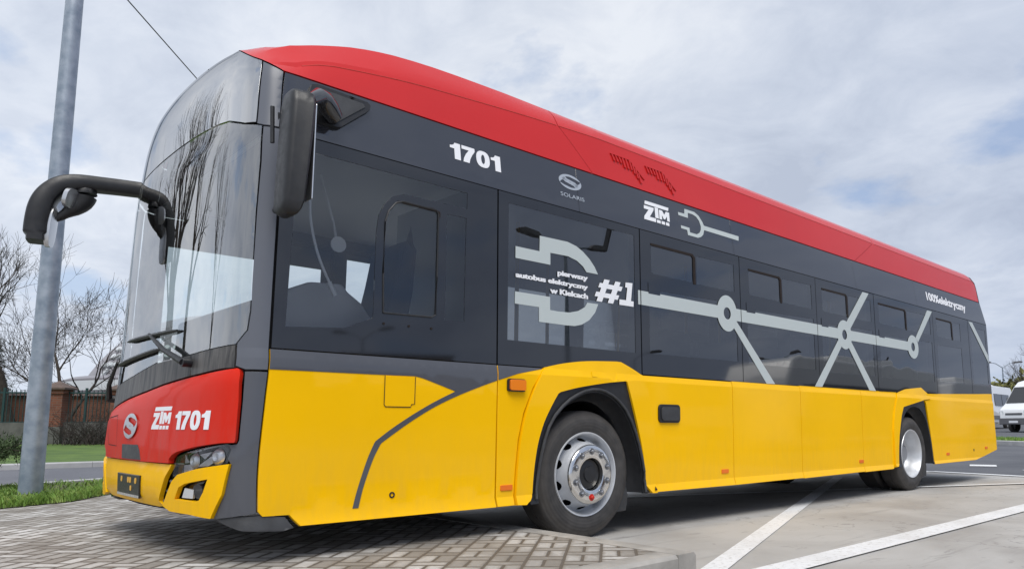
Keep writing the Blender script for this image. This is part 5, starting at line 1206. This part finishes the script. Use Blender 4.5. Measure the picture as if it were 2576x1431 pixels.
for i, (x, y, h, w, lb) in enumerate(((86, 27.5, 4.6, 4.0, 'yellow-green tree directly behind the rear corner of the bus'), (90, 22.6, 4.9, 4.2, 'yellow-green tree to the left of the distant street lamp'), (93, 18.5, 5.4, 4.5, 'yellow-green tree above the roof of the larger van'), (98, 30, 5.0, 4.5, 'pale green tree in the gap behind the hidden van'))):
    leafy(x, y, G(x, y), h, w, 20+i, lb, group='trees beyond the car park')
bare_tree(64, 12.4, G(64, 13), 9.0, .26, 'dark bare tree at the right edge above the white van', 31, maxl=6, lean=(.0, .1))
ab = empty('apartment_block', (118, 40, .8), 'pale low building behind the trees beside the rear of the bus', 'building', rz=R(-45))
mb = MB(); mb.box(-14, 14, -5, 5, 0, 6.2); mb.build('wall', 'facade_yellow', ab)
mb = MB(); mb.box(-14.3, 14.3, -5.3, 5.3, 6.2, 6.6); mb.build('roof', 'van_trim', ab)
for i in range(9):
    for z_ in (1.2, 3.9):
        mb = MB(); mb.box(-12.8+i*3, -11.4+i*3, -5.05, -4.98, z_, z_+1.4); mb.build('window', 'black_gloss', ab)
# ---------------------------------------------------------------- what the bus mirrors: things behind and beside the camera
RG = 'tall bare trees mirrored in the windscreen'
for i, (x, y, h, r, sp) in enumerate(((-5.2, 17, 13, .34, .5), (-10.0, 21, 14, .36, .5), (-12, 33, 17, .40, .5), (-24, 26, 15, .42, .5))):
    bare_tree(x, y, gz_(x, y, .05), h, r, 'tall bare tree seen only as a reflection in the windscreen', 40+i, RG, maxl=4, name='tall_bare_tree', trunk_l=.42, spread=sp)
def block(x, y, L_, D_, H_, rz, m, label, nx, nz, cat='building'):
    t = empty('apartment_block', (x, y, 0), label, cat, 'apartment blocks mirrored in the side windows', R(rz)); mb = MB(); mb.box(-L_/2, L_/2, -D_/2, D_/2, 0, H_); mb.build('wall', m, t)
    mb = MB(); mb.box(-L_/2-.3, L_/2+.3, -D_/2-.3, D_/2+.3, H_, H_+.5); mb.build('roof', 'van_trim', t); mb = MB()
    for i in range(nx):
        for j in range(nz):
            a = -L_/2+(i+.3)*L_/nx; z_ = (j+.35)*H_/nz; mb.box(a, a+L_/nx*.4, D_/2-.05, D_/2+.05, z_, z_+H_/nz*.45)
    mb.build('window', 'black_gloss', t); return t
block(150, -100, 60, 12, 15, 34, 'facade_yellow', 'long pale yellow apartment block mirrored in the middle windows', 20, 4)
block(128, -92, 34, 10, 8.5, 34, 'facade_pink', 'low pink building mirrored below the yellow block', 11, 2)
block(92, -165, 26, 18, 24, 20, 'facade_brown', 'brown tower block mirrored near the front wheel', 7, 9)
block(125, -160, 40, 14, 15, 20, 'facade_brown', 'brown apartment block mirrored over the front wheel', 12, 5)
block(62, -170, 30, 14, 17, 10, 'facade_brown', 'brown block mirrored in the driver\'s window', 9, 6)
for i, (x, y, h) in enumerate(((18.8, -18.2, 8.6), (44, -38, 8.0), (24, -46, 9), (58, -33, 8), (16, -60, 8))):
    street_lamp(x, y, 0, h, 'street lamp seen only as a reflection in the side of the bus', i != 1, R(30*i), 'street lamps mirrored in the side of the bus')
for i, (x, y, h, w) in enumerate(((95, -80, 7, 5), (120, -78, 8, 6), (140, -80, 9, 6), (76, -34, 9, 6))):
    leafy(x, y, 0, h, w, 60+i, 'brownish tree seen only as a reflection in the side windows', 'twigs', 2200, 'roadside_tree', 'trees mirrored in the side windows')
def coach(x, y, L_, label, roofm, lowm, z1, z2, H_=3.4):
    t = empty('parked_coach', (x, y, 0), label, 'coach', 'coaches mirrored in the rear windows'); mb = MB()
    pr = [(0, .35), (0, 1.2), (.25, z2), (.7, H_-.12), (1.2, H_), (L_-.4, H_), (L_, H_-.3), (L_, .35)]
    mb.prism(pr, lambda a, b_: (a, 0, b_), lambda a, b_: (a, -2.5, b_)); bevel(mb.build('body', roofm, t, True, 30), .1, 3, 40)
    mb = MB(); mb.box(1.2, L_-.6, .0, .02, z1, z2); mb.build('side_windows', 'black_gloss', t); mb = MB(); mb.box(.6, L_-.1, .0, .018, .5, z1-.02); mb.build('side_panel', lowm, t)
    mb = MB(); mb.box(L_*.35, L_*.72, -2.1, -.4, H_, H_+.28); bevel(mb.build('roof_unit', roofm, t), .1, 3)
    for xx in (2.6, L_-3.2):
        mb = MB(); mb.lathe([(.2, .02), (.3, .0), (.46, -.01), (.48, -.05), (.48, -.3)], 32, 'y'); w = mb.build('wheel', 'tyre', t, True); w.location = (xx, .04, .48); w.rotation_euler.z = math.pi
    return t
coach(18.4, -8, 12.2, 'white coach with dark side windows, seen only as a reflection', 'van_white', 'black_gloss', 1.2, 2.55)
coach(30.9, -7.8, 6.2, 'short white delivery lorry seen only as a reflection in the rear windows', 'van_white', 'van_white', 1.2, 1.6, 3.1)
coach(38.0, -8.6, 12.0, 'dark coach with a red roof edge, seen only as a reflection', 'red_panel_far', 'black_gloss', 1.2, 2.8, 3.2)
van(13.0, -11.4, 0, R(3), 'white van seen only as a reflection below the windows', 6.0)['group'] = 'vans mirrored in the side of the bus'
